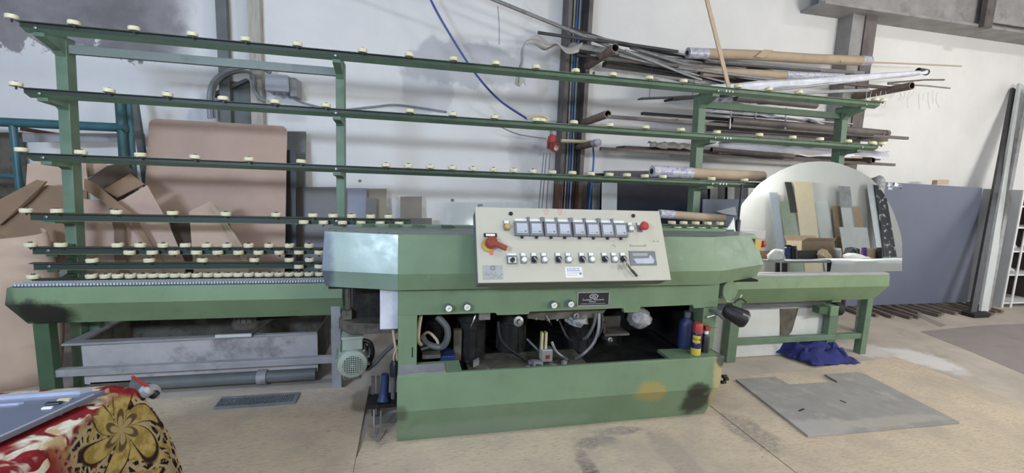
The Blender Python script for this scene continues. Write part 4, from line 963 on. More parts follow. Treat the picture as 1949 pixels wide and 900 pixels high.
# ------------------------------------------------------------------ long stock on the rack arms
G = 'long stock on the pipe rack'
def rod(name, label, pts, r, m, n=8, cat='rod', hollow=False):
    P_ = [at(*p) for p in pts]
    if hollow: mb = MB().pipe(P_[0], P_[-1], r, r*.8, 14, 0, 1); m = [m, 'pipe_inside']
    else: mb = MB().tube(P_, r, n)
    return single(mb, name, m, label, cat, G)
def flatbar(name, label, a, b, w, h, m, cat='profile', up=(0, 0, 1)):
    return single(MB().bar(at(*a), at(*b), w, h, up), name, m, label, cat, G, smooth=0)
rod('aluminium_tube', 'long tilted grey tube rising to the roof at top centre', [(560, -150, 4.30), (880, -25, 4.30), (1040, 40, 4.30), (1185, 98, 4.30), (1405, 172, 4.35)], .018, 'alu_dull')
rod('aluminium_tube', 'grey rod crossing above the upper pipe arm', [(1085, 54, 4.45), (1180, 84, 4.45), (1302, 107, 4.45), (1480, 138, 4.45)], .016, 'alu_dark')
rod('aluminium_tube', 'short dark rod with a bright tip beside the twisted foam', [(1024, 62, 4.2), (1100, 73, 4.22), (1180, 82, 4.25), (1290, 98, 4.3)], .015, 'alu_dark')
rod('aluminium_tube', 'slim bright rod slanting below the paper roll', [(1190, 96, 4.2), (1300, 140, 4.2), (1335, 152, 4.2)], .013, 'alu')
rod('aluminium_tube', 'dull rod slanting behind the slim bright rod', [(1200, 90, 4.4), (1290, 118, 4.4), (1400, 148, 4.4)], .020, 'alu_dull')
flatbar('window_profile', 'wide dull profile lying across the upper pipe arm', (1085, 88, 4.5), (1500, 152, 4.5), .10, .06, 'alu_dull')
flatbar('window_profile', 'dusty profile below the upper pipe arm', (1150, 122, 4.6), (1480, 165, 4.6), .10, .05, 'brown_profile')
flatbar('window_profile', 'black strip below the upper pipe arm', (1098, 105, 4.35), (1290, 137, 4.4), .03, .022, 'black_profile')
flatbar('window_profile', 'pale strip at the bottom of the upper stack', (1130, 140, 4.62), (1400, 168, 4.62), .06, .04, 'alu')
flatbar('window_profile', 'grey profile in the middle of the upper stack', (1260, 112, 4.5), (1640, 140, 4.5), .07, .035, 'alu_dull')
flatbar('window_profile', 'dark strip between the two kraft paper rolls', (1340, 118, 4.3), (1560, 136, 4.3), .03, .02, 'alu_dark')
for k_, (lb_, a_, b_, r_, m_) in enumerate((('thin rod crossing the wide dull profile at a shallow angle', (1112, 66, 4.36), (1420, 128, 4.36), .010, 'alu_dull'),
        ('bright thin tube just under the tilted grey tube', (1178, 105, 4.24), (1395, 160, 4.28), .012, 'alu'),
        ('dark thin tube ending near the wooden lath', (1205, 112, 4.32), (1376, 158, 4.32), .014, 'alu_dark'),
        ('grey tube lying between the topmost roll and the rail', (1290, 128, 4.18), (1520, 158, 4.18), .018, 'alu_dull'),
        ('slender tube running behind the topmost roll', (1230, 100, 4.55), (1560, 130, 4.55), .012, 'alu'))):
    rod('aluminium_tube', lb_, [a_, b_], r_, m_)
def paper_roll(label, a, b, r, endl=.0, endr=.0, core='kraft'):
    A, Bv = at(*a), at(*b); d = (Bv-A); t = thing('paper_roll', label, 'paper roll', (A+Bv)/2-Vector((0, 0, r)), G)
    MB().tube([A, A+d*.33+Vector((0, 0, .008)), A+d*.66+Vector((0, 0, -.004)), Bv], r, 16).build('roll_body', core, t)
    if endl: MB().tube([A-d.normalized()*.02, A+d*endl], r*1.06, 16).build('end_wrap', 'printed_film', t)
    if endr: MB().tube([Bv-d*endr, Bv+d.normalized()*.02], r*1.06, 16).build('end_wrap', 'printed_film', t)
    MB().lathe([(r*.45, 0), (r*.45, .004), (0, .004)], A-d.normalized()*.025, -d, 12).build('core_hole', 'pipe_inside', t)
    return t
paper_roll('kraft paper roll with printed wrapped ends, topmost on the pipe rack', (1312, 101, 4.35), (1652, 116, 4.35), .052, .09, .05)
paper_roll('kraft paper roll in the upper stack, right below the topmost roll', (1335, 138, 4.25), (1600, 148, 4.25), .045, 0, .42)
single(MB().slab([at(1438, 108, 4.28), at(1455, 94, 4.28), at(1472, 95, 4.28), at(1452, 110, 4.28)], .004), 'paper_flap', 'kraft', 'loose kraft paper flap sticking up from the topmost roll', 'paper', smooth=0)
rod('wood_strip', 'thin wooden strip sticking out right of the topmost roll', [(1600, 117, 4.3), (1700, 120, 4.3), (1830, 126, 4.3)], .009, 'wood_lath', 6)
# film wrapped profile
A, Bv = at(1350, 172, 4.12), at(1760, 138, 4.12); t = thing('wrapped_profile', 'white film-wrapped profile bundle sticking out at the right of the rack', 'profile', (A+Bv)/2-Vector((0, 0, .06)), G)
random.seed(4)
pts = [A.lerp(Bv, k/10)+Vector((0, random.uniform(-.02, .008), random.uniform(-.005, .005))) for k in range(11)]
mb = MB().tube(pts, [.055-.0028*k for k in range(11)], 10)
mb.v = [v+Vector((0, random.uniform(-.006, .006), random.uniform(-.006, .006))) for v in mb.v]
mb.build('film_wrap', 'white_film', t, smooth=20)
MB().pipe(Bv-Vector((.1, 0, -.01)), Bv+Vector((.03, 0, .004)), .034, .024, 14, 0, 1).build('tube_end', ['alu_dark', 'pipe_inside'], t)
MB().tube([A+Vector((.2, -.05, -.04)), Bv+Vector((-.1, -.02, -.03))], .010, 8).build('edge_tube', 'alu', t)
flatbar('window_profile', 'pale profile under the film-wrapped bundle', (1390, 182, 4.2), (1650, 172, 4.2), .06, .03, 'alu')
rod('twig_bundle', 'frayed brown stick at the right end of the rack', [(1690, 158, 4.4), (1760, 152, 4.4), (1797, 152, 4.4)], .010, 'brown_profile', 6)
rod('twig_bundle', 'frayed grey stick below the brown stick at the right', [(1690, 160, 4.3), (1760, 163, 4.3), (1808, 168, 4.3)], .009, 'alu_dull', 6)
t = thing('frayed_sacking', 'frayed white plastic threads hanging below the right end of the rack', 'plastic', at(1700, 200, 4.3), G)
for k in range(16):
    x = 1650+k*9; p = at(x, 174+random.uniform(-3, 4), 4.3); L = random.uniform(.05, .2)
    MB().tube(spline([p, p+Vector((random.uniform(-.03, .03), 0, -L*.5)), p+Vector((random.uniform(-.07, .07), 0, -L))], 4), .003, 5).build('thread', 'white_film', t)
# twisted foam hanging at the left end
fo = [at(x, y, 4.25) for x, y in ((1105, 90), (1080, 96), (1060, 84), (1040, 88), (1022, 77), (1005, 78), (995, 92), (994, 112), (990, 130), (986, 158))]
t = thing('foam_strip', 'twisted grey foam strip drooping from the rack above the top rail', 'foam', fo[-1], G)
sp = spline(fo, 5); mb = MB(); k = len(sp)-1
def foam(u, v):
    i = min(k, int(round(u*k))); an = u*7; w = .055
    return sp[i]+Vector((math.cos(an)*.3, math.sin(an)*.6, math.cos(an)*.8))*w*(v-.5)*2+Vector((0, .02*math.sin(v*6), 0))
mb.grid(foam, k, 3).build('strip', 'foam_grey', t, solid=.012)
e = fo[-1]; MB().slab([e+Vector((-.02, 0, .08)), e+Vector((.06, 0, .06)), e+Vector((.075, 0, -.015)), e+Vector((.05, 0, .02)), e+Vector((.02, 0, -.03)), e+Vector((-.03, 0, -.01))], .012).build('torn_end', 'foam_grey', t, smooth=0)
# bearers that carry the stock between the arms
for k_, (z_, y_) in enumerate(((2.645, 4.30), (2.072, 4.12), (1.775, 4.22))):
    single(MB().box(1.84, 5.52, y_-.02, y_+.02, z_, z_+.03), 'bearer_bar', 'brown_profile', ['highest long bearer bar of the pipe rack', 'middle long bearer bar of the pipe rack', 'lowest long bearer bar of the pipe rack'][k_], 'bar', 'bearers of the pipe rack', smooth=0)
# middle level
flatbar('window_profile', 'long black profile on the middle pipe arm', (1222, 216, 4.3), (1640, 246, 4.3), .05, .026, 'black_profile')
flatbar('window_profile', 'short black offcut below the long black profile', (1266, 229, 4.12), (1290, 229, 4.12), .03, .02, 'black_profile')
flatbar('window_profile', 'dark sheet edge under the top rail', (1218, 188, 4.30), (1330, 183, 4.30), .10, .012, 'alu_dark')
for px_, lb_ in ((1236, 'left thin wire holding the dark sheet under the top rail'), (1318, 'right thin wire holding the dark sheet under the top rail')):
    a = at(px_, 186.5, 4.30); single(MB().tube([(a.x, 4.30, a.z), (a.x, 4.30, 2.65)], .003, 6), 'hanging_wire', 'alu_dark', lb_, 'wire', 'wires on the rack')
flatbar('window_profile', 'darker sheet edge just left of the middle post', (1272, 190, 4.2), (1400, 178, 4.2), .16, .02, 'black_profile')
rod('steel_tube', 'open steel tube with a ring end on the middle level', [(1391, 229, 4.1), (1660, 252, 4.1)], .040, 'brown_profile', 14, 'tube', True)
rod('steel_tube', 'open steel tube further right on the middle level', [(1531, 240, 4.14), (1690, 254, 4.14)], .036, 'brown_profile', 14, 'tube', True)
rod('steel_tube', 'dark steel tube just below the top rail', [(1400, 185, 4.2), (1553, 200, 4.2)], .040, 'brown_profile', 14, 'tube')
flatbar('window_profile', 'broad brown profile on the middle level', (1352, 240, 4.45), (1680, 262, 4.45), .14, .10, 'brown_profile')
flatbar('window_profile', 'bright strip on top of the middle level', (1330, 214, 4.4), (1620, 236, 4.4), .05, .014, 'alu')
random.seed(9)
def crumple(name, label, quad, m, amp=.03, nu=14, nv=6, cat='plastic film'):
    Q = [at(*q) for q in quad]
    R_ = [[Vector((random.uniform(-1, 1), random.uniform(-1, 1), random.uniform(-1, 1)))*amp for _ in range(nv+1)] for _ in range(nu+1)]
    def fn(u, v): return Q[0].lerp(Q[1], u).lerp(Q[3].lerp(Q[2], u), v)+R_[int(round(u*nu))][int(round(v*nv))]
    return single(MB().grid(fn, nu, nv), name, m, label, cat, G, smooth=25, solid=.004)
crumple('plastic_film', 'crumpled white film on the middle level right of the post', [(1352, 212, 4.2), (1560, 228, 4.2), (1560, 238, 4.4), (1352, 198, 4.4)], 'white_film', .02)
crumple('plastic_film', 'crumpled white film just below the top rail', [(1370, 192, 4.25), (1500, 200, 4.25), (1500, 190, 4.45), (1370, 184, 4.45)], 'white_film', .02)
crumple('plastic_film', 'long white film draped over the lowest level at the right', [(1368, 290, 4.1), (1690, 300, 4.1), (1690, 288, 4.35), (1368, 268, 4.35)], 'white_film', .018)
crumple('plastic_film', 'dusty film scraps on the lowest level left of the post', [(1235, 280, 4.2), (1320, 284, 4.2), (1320, 274, 4.4), (1235, 270, 4.4)], 'foam_grey', .012)
# bottom level
flatbar('window_profile', 'brown board on the lowest level of the rack', (1180, 281, 4.4), (1660, 303, 4.4), .20, .03, 'brown_profile')
flatbar('window_profile', 'cream strip on the edge of the lowest level', (1395, 288, 4.12), (1640, 300, 4.12), .02, .02, 'kraft')
rod('steel_tube', 'slim dark tube on the lowest level', [(1354, 285, 4.1), (1510, 298, 4.1)], .026, 'brown_profile', 12, 'tube', True)
for px in (1392, 1440, 1497):
    a = at(px, 205, 4.08); b = at(px-3, 245 if px != 1440 else 225, 4.08)
    single(MB().tube([a, b], .008, 6), 'hanging_tie', 'alu', {1392: 'bright tie hanging around the ring-ended tube', 1440: 'short tie hanging from the middle of the rack', 1497: 'longest bright tie hanging right of the ring-ended tube'}[px], 'tie', 'ties on the rack')
# wooden lath from the roof
a, b = at(1338, -30, 3.62), at(1387, 166, 3.46); a = b+(a-b)*((5.59-b.z)/(a.z-b.z))
single(MB().bar(a, b, .034, .012, (0, 1, 0)), 'wooden_lath', 'wood_lath', 'long pale wooden lath hanging from the roof down to the top rail', 'lath', smooth=0)
# paper rolls on the third rail and lower
G2 = 'paper rolls behind the rails'
def roll2(label, a, b, r, fl):
    A, Bv = at(*a), at(*b); d = Bv-A; t = thing('paper_roll', label, 'paper roll', (A+Bv)/2-Vector((0, 0, r)), G2)
    MB().tube([A, Bv], r, 18).build('roll_body', 'kraft', t)
    MB().tube([A-d.normalized()*.015, A+d*fl], r*1.06, 18).build('end_wrap', 'printed_film', t)
    MB().lathe([(r*.5, 0), (r*.5, .003), (0, .003)], A-d.normalized()*.018, -d, 12).build('core_hole', 'pipe_inside', t)
roll2('kraft paper roll with a printed film end lying behind the third rail', (1244, 326, 3.42), (1452, 336, 3.42), .046, .33)
roll2('kraft paper roll just above the hood, right of the control panel', (1258, 407, 3.40), (1378, 416, 3.40), .035, .2)

# ------------------------------------------------------------------ things leaning on the back wall
def lean(name, label, cat, x0, x1, ytop, Yt, Yb, m, th=.008, group=None, zb=0, xb=0):
    a = at(x0, ytop, Yt); b = at(x1, ytop, Yt)
    mb = MB().slab([(a.x+xb, Yb, zb), (b.x+xb, Yb, zb), (b.x, Yt, b.z), (a.x, Yt, a.z)], th)
    return single(mb, name, m, label, cat, group, smooth=0)
GP = 'glass offcuts leaning on the back wall'
lean('glass_pane', 'large smoky glass pane right of the brown cardboard sheet', 'glass', 557, 657, 356, 4.66, 4.42, 'glass_smoke', .008, GP, -.02)
lean('glass_pane', 'bluish glass pane right of the green middle post', 'glass', 646, 698, 358, 4.72, 4.52, 'glass_blue', .008, GP, -.02)
lean('glass_pane', 'olive tinted glass pane beside the bluish pane', 'glass', 694, 736, 359, 4.78, 4.60, 'glass_olive', .008, GP, -.02)
lean('glass_pane', 'small dark pane in front of the olive pane', 'glass', 697, 717, 377, 4.70, 4.54, 'glass_smoke', .008, GP, -.02)
lean('glass_pane', 'beige tinted glass pane standing apart on the right', 'glass', 762, 803, 374, 4.78, 4.62, 'glass_beige', .008, GP, -.02)
lean('glass_pane', 'low dark pane just above the hood lid', 'glass', 752, 822, 415, 4.66, 4.54, 'glass_smoke', .008, GP, -.02)
lean('glass_pane', 'clear glass sheet leaning left of the rusty column', 'glass', 850, 1025, 384, 4.80, 4.60, 'glass_clear', .006, GP, -.02)
lean('grey_board', 'pale grey board peeping over the brown cardboard sheet', 'board', 547, 582, 250, 4.78, 4.50, 'steel_grey_green', .02, None, -.02)
lean('black_board', 'narrow black board beside the brown cardboard sheet', 'board', 540, 562, 285, 4.52, 4.28, 'dark_board', .03, None, -.02, .03)
# dark boards right of the column
GB = 'dark boards leaning behind the hood'
lean('dark_board', 'big near-black board leaning right of the rusty column', 'board', 1150, 1425, 325, 4.60, 4.40, 'navy_dark_board', .018, GB, -.02)
lean('dark_board', 'dark grey board in front of the near-black board', 'board', 1120, 1240, 330, 4.68, 4.62, 'dark_board', .018, GB, -.02)
lean('pale_board', 'pale grey offcut in front of the dark boards', 'board', 1146, 1175, 346, 4.45, 4.35, 'grey_board', .01, GB, .62)
lean('pale_board', 'slim pale strip beside the rusty column', 'board', 1128, 1143, 348, 4.62, 4.5, 'alu_dull', .012, GB, -.02)
lean('glass_pane', 'pale blue glass leaning left of the black rod', 'glass', 1338, 1420, 379, 4.30, 4.14, 'pale_blue_board', .01, GB, -.02)
single(MB().slab([at(1362, 402, 4.272), at(1400, 393, 4.276), at(1402, 410, 4.268), at(1378, 407, 4.27)], .004), 'paper_scrap', 'paper_white', 'white paper scrap stuck on the pale blue glass', 'paper', smooth=0)
for x0, x1, lb in ((1385, 1398, 'narrow grey strip leaning left of the arched mirror'), (1352, 1366, 'narrow slanted grey strip under the third rail')):
    lean('grey_strip', lb, 'strip', x0, x1, 356, 4.55, 4.35, 'alu_dull', .01, GB, -.02)
# slate blue board on floor slats
a = at(1600, 345, 4.56); b = at(1868, 357, 4.54)
single(MB().slab([(5.40, 4.46, .022), (7.46, 4.46, .022), (7.50, 4.54, 1.575), (5.42, 4.56, 1.60)], .02), 'slate_board', 'slate_board', 'large slate-blue board standing right of the arched mirror', 'board', smooth=0)
p = at(1790, 347, 4.55); single(MB().obox(p, (1, 0, .05), (0, 0, 1), (0, 1, 0), .10, .03, .03), 'wood_block', 'wood_lath', 'small wooden block on top of the slate-blue board', 'block', smooth=0)
for k in range(14):
    x = 5.35+k*.165+random.uniform(-.03, .03); L = random.uniform(.36, .52)
    mb = MB().obox((x, 4.5-L/2, .007), (random.uniform(-.12, .12)+.08, 1, 0), (0, 0, 1), (1, 0, 0), L/2, .014, .026)
    single(mb, 'floor_slat', 'wood_slat' if k % 3 else 'brown_profile', 'dark wooden slat on the floor under the slate-blue board', 'slat', 'floor slats under the slate board', smooth=0)
p = at(1672, 345, 3.75); random.seed(17)
mb = MB().tube([(p.x, 3.70, -.02), (p.x, 3.73, .8), (p.x, 3.75, p.z-.05), (p.x, 3.75, p.z+.02), (p.x+.02, 3.75, p.z+.04)], [.06, .06, .065, .06, .03], 14)
mb.v = [v+Vector((random.uniform(-.008, .008), random.uniform(-.008, .008), 0)) if v.z > 0 else v for v in mb.v]
single(mb, 'wrapped_roll', 'clear_film', 'film-wrapped roll standing behind the right shoulder of the arched mirror', 'roll', smooth=30)
crumple('plastic_film', 'white film rag over the top left of the slate-blue board', [(1690, 362, 4.3), (1712, 358, 4.3), (1712, 346, 4.3), (1690, 346, 4.3)], 'white_film', .03, 6, 4)
# profiles leaning at the far right
GR = 'profiles leaning at the right edge'
def leanbar(label, a, b, w, h, m):
    A = gz(*a); A.z = .0; Bv = at(*b); single(MB().bar(A, Bv, w, h, (1, 0, 0)), 'leaning_profile', m, label, 'profile', GR, smooth=0)
leanbar('dark perforated profile leaning beside the slate-blue board', (1850, 598), (1930, 170, 4.86), .03, .09, 'alu_dark')
leanbar('bright aluminium profile leaning left of the grey cabinet', (1871, 594), (1944, 162, 4.80), .03, .12, 'grey_board')
leanbar('dull grey profile leaning against the grey cabinet', (1879, 592), (1956, 170, 4.70), .03, .06, 'alu_dull')
p = gz(1858, 598); single(MB().box(p.x-.16, p.x+.10, p.y-.08, p.y+.06, -.02, .03), 'foot_block', 'grime_black', 'dark foot block under the leaning profiles', 'block', smooth=0, bevel=.006)
# cabinet
K = thing('shelf_cabinet', 'grey and white shelf cabinet at the right edge', 'cabinet', (8.2, 4.45, -.02))
cx0, cy0 = 7.815, 4.30
MB().box(cx0, cx0+.02, cy0, cy0+.42, -.02, 1.545).build('side_panel', 'cabinet_grey', K, smooth=0)
MB().box(cx0+.80, cx0+.82, cy0, cy0+.42, -.02, 1.545).build('side_panel', 'cabinet_grey', K, smooth=0)
MB().box(cx0+.0205, cx0+.024, cy0+.004, cy0+.40, 0, 1.545).build('lining', 'cabinet_inside', K, smooth=0)
MB().box(cx0+.796, cx0+.7995, cy0+.004, cy0+.40, 0, 1.545).build('lining', 'cabinet_inside', K, smooth=0)
MB().box(cx0+.02, cx0+.80, cy0+.40, cy0+.42, 0, 1.545).build('back_panel', 'cabinet_inside', K, smooth=0)
MB().box(cx0, cx0+.82, cy0, cy0+.42, 1.545, 1.565).build('top_panel', 'cabinet_grey', K, smooth=0)
for z in (.03, .42, .74, 1.06, 1.34): MB().box(cx0+.02, cx0+.80, cy0+.002, cy0+.40, z, z+.02).build('shelf', 'cabinet_white', K, smooth=0)
MB().box(cx0, cx0+.03, cy0-.012, cy0-.001, -.02, 1.545).build('face_strip', 'cabinet_white', K, smooth=0); MB().box(cx0+.16, cx0+.19, cy0-.012, cy0-.001, -.02, 1.545).build('face_strip', 'cabinet_white', K, smooth=0)
for z, lb in ((.44, 'folded white cloth on the lower cabinet shelf'), (.76, 'folded white cloth on the middle cabinet shelf')):
    mb = MB().lathe([(0, .0), (.11, .0), (.13, .03), (.10, .07), (0, .08)], (cx0+.2, cy0+.19, z), n=12); mb.v = [v+Vector((random.uniform(-.015, .015), random.uniform(-.015, .015), random.uniform(0, .01))) for v in mb.v]
    single(mb, 'folded_cloth', 'white_cloth', lb, 'cloth', 'cloths in the cabinet', smooth=60)
# ------------------------------------------------------------------ scaffold frame (teal) at the left
SF = thing('scaffold_frame', 'teal tubular scaffold frame behind the cardboard at the left', 'scaffold', (-2.6, 4.15, -.02))
zt = at(100, 236, 4.15).z
MB().tube([(-3.6, 4.15, zt-.01), (at(240, 241, 4.15).x, 4.15, zt)], .033, 12).build('top_tube', 'teal_tube', SF)
x = at(29, 280, 4.15).x; MB().tube([(x, 4.15, -.02), (x, 4.15, zt)], .024, 12).build('upright', 'teal_tube', SF)
x2 = at(230, 240, 4.15).x; MB().tube([(x2, 4.15, -.02), (x2, 4.15, zt+.22)], .028, 12).build('upright', 'teal_tube', SF)
x3 = at(247, 240, 4.22).x; MB().tube([(x3, 4.22, -.02), (x3, 4.22, zt+.24)], .026, 12).build('upright', 'teal_tube', SF)
for z in (zt-.25, zt-.65): MB().tube([(x2, 4.15, z), (x3, 4.22, z)], .012, 8).build('rung', 'teal_tube', SF)
zl = at(10, 335, 4.15).z; MB().tube([(-3.6, 4.15, zl), (x, 4.15, zl)], .020, 10).build('low_tube', 'teal_tube', SF)
# grey angle frame behind it
AF = thing('angle_frame', 'grey angle-iron frame leaning behind the scaffold', 'frame', (-2.2, 4.6, -.02))
MB().bar(at(255, 190, 4.62), at(292, 430, 4.45), .05, .04, (0, 1, 0)).build('leg', 'steel_grey_green', AF, smooth=0)
MB().bar(at(45, 262, 4.5), at(275, 262, 4.6), .03, .07).build('cross_bar', 'dusty_steel', AF, smooth=0)
MB().bar(at(40, 245, 4.55), at(120, 258, 4.55), .02, .03).build('cross_bar', 'column_rust', AF, smooth=0)
a = at(0, 100, 4.85); 
single(MB().slab([(-3.9, 4.75, -.02), (at(45, 300, 4.75).x, 4.75, -.02), (at(42, 252, 4.85).x, 4.85, at(42, 252, 4.85).z), (-3.9, 4.85, 1.66)], .02), 'rough_board', 'grime_brown', 'rough grey-brown board behind the scaffold, far left', 'board', smooth=0)

# ------------------------------------------------------------------ cardboard heap
GC = 'cardboard stacked behind the roller rack'
def card(label, pts, m, th=.006, cat='cardboard'):
    return single(MB().slab([at(*p) for p in pts], th), 'cardboard_sheet', m, label, cat, GC, smooth=0)
# big sheet with rounded corners
a, b = at(284, 225, 4.50), at(546, 225, 4.50); zb, zt_ = -.02, a.z
w = b.x-a.x; pts = []
for cxr, czr, s0 in ((w-.05, zt_-.05, 0), (.05, zt_-.05, 90)):
    for k in range(6): an = math.radians(s0+k*18); pts.append((cxr+.05*math.cos(an), czr+.05*math.sin(an)))
pts += [(0, zb), (w+.03, zb)]
def bp(x, z): t_ = z/zt_; return Vector((a.x+x, 4.05+.45*t_, z))
BS = single(MB().slab([bp(*p) for p in pts], .012), 'cardboard_sheet', 'cardboard', 'large pinkish-brown cardboard sheet leaning behind the rack', 'cardboard', GC, smooth=0)
card('pale carton panel behind the left rack post', [(52, 312, 4.05), (130, 296, 4.1), (162, 300, 4.1), (182, 480, 3.9), (40, 480, 3.9)], 'cardboard_light')
card('brown carton flap folded up at the far left edge', [(-40, 425, 3.7), (-30, 395, 3.7), (70, 342, 3.8), (88, 345, 3.8), (60, 380, 3.78), (0, 428, 3.7)], 'cardboard_brown', .02)
card('dark brown carton side under the folded flap, far left', [(-60, 470, 3.72), (-20, 425, 3.72), (88, 352, 3.85), (165, 362, 3.9), (170, 520, 3.72), (70, 500, 3.72)], 'cardboard_brown', .02)
card('dark-coloured sheet for the shade in the carton left of the open box', [(-60, 440, 3.78), (60, 405, 3.86), (160, 420, 3.88), (165, 470, 3.84), (-60, 470, 3.8)], 'cardboard_dark', .01)  # dark sheet stands for the shade inside the carton
card('inner wall of the open carton right of the rack post', [(160, 345, 4.05), (205, 315, 4.12), (240, 308, 4.14), (272, 352, 4.05), (215, 388, 3.95)], 'cardboard_dark', .008)
card('light carton flap poking up behind the open box', [(152, 308, 4.2), (196, 306, 4.2), (210, 318, 4.2), (165, 338, 4.15), (153, 330, 4.15)], 'cardboard_light', .008)
card('brown flap with a taped corner on the open carton', [(198, 360, 3.95), (248, 330, 4.02), (275, 350, 3.96), (222, 376, 3.9)], 'cardboard_brown', .008)
card('wide light carton sheet standing in front of the open box', [(155, 378, 3.82), (226, 384, 3.86), (280, 352, 3.92), (318, 420, 3.84), (352, 500, 3.74), (352, 570, 3.66), (140, 570, 3.66)], 'cardboard', .008)
card('long narrow carton edge slanting across the wide sheet', [(160, 340, 3.8), (175, 345, 3.8), (255, 410, 3.74), (310, 500, 3.68), (300, 500, 3.68), (245, 418, 3.74), (160, 360, 3.8)], 'cardboard_brown', .012)
card('curved dark tape band on the wide carton sheet', [(207, 395, 3.77), (230, 395, 3.77), (238, 440, 3.72), (240, 500, 3.66), (218, 500, 3.66), (217, 440, 3.72)], 'tape_brown', .003)
card('carton offcut with a pointed top, leaning below the third rail', [(360, 402, 3.86), (400, 383, 3.88), (452, 460, 3.78), (486, 545, 3.68), (372, 560, 3.68)], 'cardboard_light', .008)
card('narrow tan carton edge on the pointed offcut', [(398, 384, 3.84), (404, 384, 3.84), (460, 465, 3.74), (472, 500, 3.7), (462, 500, 3.7), (438, 455, 3.76)], 'kraft', .01)
card('dark-coloured strip for the shade between the pointed offcut and the wide sheet', [(322, 420, 3.95), (362, 420, 3.95), (372, 560, 3.8), (356, 560, 3.8)], 'cardboard_dark', .006)  # dark strip put into the gap as its shade
card('slim brown strip leaning in front of the big sheet', [(430, 425, 3.82), (436, 425, 3.82), (486, 540, 3.72), (474, 540, 3.72)], 'cardboard_dark', .006)
# curled kraft sheet standing at the far left
def curl(u, v):
    an = math.radians(-150+u*185); r = .42+.05*math.sin(v*3.1)+.03*u; z = v*1.02
    return (-2.83+r*math.cos(an)*1.1, 3.56+r*math.sin(an)*.40, -.02+z*(1-.05*math.cos(u*2)))
single(MB().grid(curl, 28, 10), 'curled_cardboard', 'cardboard_light', 'tall curled kraft cardboard standing at the far left behind the conveyor', 'cardboard', GC, smooth=60, solid=.006)

# ------------------------------------------------------------------ arched mirror on the conveyor
TL = math.radians(4); M0 = Vector((3.4, 3.16, .768)); MV = Vector((0, math.sin(TL), math.cos(TL))); MN = Vector((0, -math.cos(TL), math.sin(TL)))
def mp(px, py):
    d = ray(px, py); t_ = (M0-CAM).dot(MN)/d.dot(MN); return CAM+d*t_
out = [(1405, 402), (1413, 387), (1426, 371), (1443, 353), (1464, 336), (1483, 325), (1502, 317), (1521, 311), (1541, 308), (1562, 307), (1584, 308), (1601, 312), (1617, 318), (1637, 326), (1656, 338), (1670, 352), (1683, 370), (1697, 396), (1708, 424), (1714, 444), (1717, 462), (1717, 516)]
Q = [mp(*p) for p in out]
q0 = Q[0]; zb_ = .768
Q += [Vector((Q[-1].x, M0.y, zb_)), Vector((2.58, M0.y, zb_))]
Q[-3] = Vector((Q[-3].x, Q[-3].y, Q[-3].z))
Q = [p for i, p in enumerate(Q) if i != len(Q)-3]
MR = thing('arched_mirror', 'large arched mirror standing on the right conveyor', 'mirror', (3.45, 3.18, .767))
mf = MB(); mf.add([p+MN*.0005 for p in Q], [list(range(len(Q)))]); mf.build('mirror_face', 'mirror_silver', MR, smooth=0)
k = len(Q); mb = MB(); mb.add([p for p in Q]+[p-MN*.006 for p in Q], [list(range(k, 2*k))]+[(i, (i+1) % k, k+(i+1) % k, k+i) for i in range(k)]); mb.build('glass_edge', 'glass_edge', MR, smooth=0)
# place of the things it shows
def mat_(px, py, Y):
    h = mp(px, py); d = (h-CAM); d = d-2*d.dot(MN)*MN; return h+d*((Y-h.y)/d.y)

# ------------------------------------------------------------------ workbench the mirror looks at
WB = thing('workbench', 'cluttered grey workbench seen in the arched mirror', 'workbench', (6.9, .4, -.02))
bz = .74
MB().box(5.2, 8.7, -.1, .98, bz-.03, bz).build('worktop', 'table_grey', WB, smooth=0)
for x in (5.3, 6.1, 7.4, 8.6):
    for y in (-.05, .92): MB().box(x-.025, x+.025, y-.025, y+.025, -.02, bz-.03).build('leg', 'black_plastic', WB, smooth=0)
random.seed(21)
pw = [mat_(1495, 516, .99), mat_(1712, 512, .99)]
def sheetfn(u, v):
    x = 6.0+2.6*u+.12*(1-v)
    if v < .55: return (x, .62+.38*v/.55, bz+.004+.012*abs(math.sin(7*u+3*v)))
    return (x, 1.0+.01*math.sin(9*u), bz+.004-.26*(v-.55)/.45+.008*math.sin(5*u))
single(MB().grid(sheetfn, 24, 12), 'paper_sheet', 'paper_white', 'white paper hanging over the workbench front in the mirror', 'paper', smooth=60, solid=.003)
def bench_box(label, px0, px1, py, Y, m, dep=.22, open_=False, name='carton'):
    a = mat_(px0, py, Y); b = mat_(px1, py, Y); x0, x1 = min(a.x, b.x), max(a.x, b.x); h = max(.05, a.z-bz)
    t = thing(name, label, 'box', ((x0+x1)/2, Y-dep/2, bz), 'things on the workbench')
    th = .006; mb = MB().box(x0, x1, Y-th, Y, bz+.001, bz+h).box(x0, x1, Y-dep, Y-dep+th, bz+.001, bz+h).box(x0, x0+th, Y-dep+th, Y-th, bz+.001, bz+h).box(x1-th, x1, Y-dep+th, Y-th, bz+.001, bz+h).box(x0+th, x1-th, Y-dep+th, Y-th, bz+.001, bz+.006)
    mb.build('box_body', m, t, smooth=0)
    if open_:
        MB().slab([(x0, Y, bz+h), (x1, Y, bz+h), (x1-.03, Y+.07, bz+h+.05), (x0+.03, Y+.07, bz+h+.05)], .004).build('flap', 'kraft', t, smooth=0)
        MB().slab([(x0, Y-dep, bz+h), (x1, Y-dep, bz+h), (x1, Y-dep-.06, bz+h+.09), (x0, Y-dep-.06, bz+h+.09)], .004).build('flap', 'kraft', t, smooth=0)
bench_box('open brown carton in the middle of the workbench in the mirror', 1526, 1588, 458, .30, 'kraft', .3, True)
bench_box('low brown carton at the near end of the workbench in the mirror', 1448, 1490, 478, .42, 'cardboard_brown', .2)
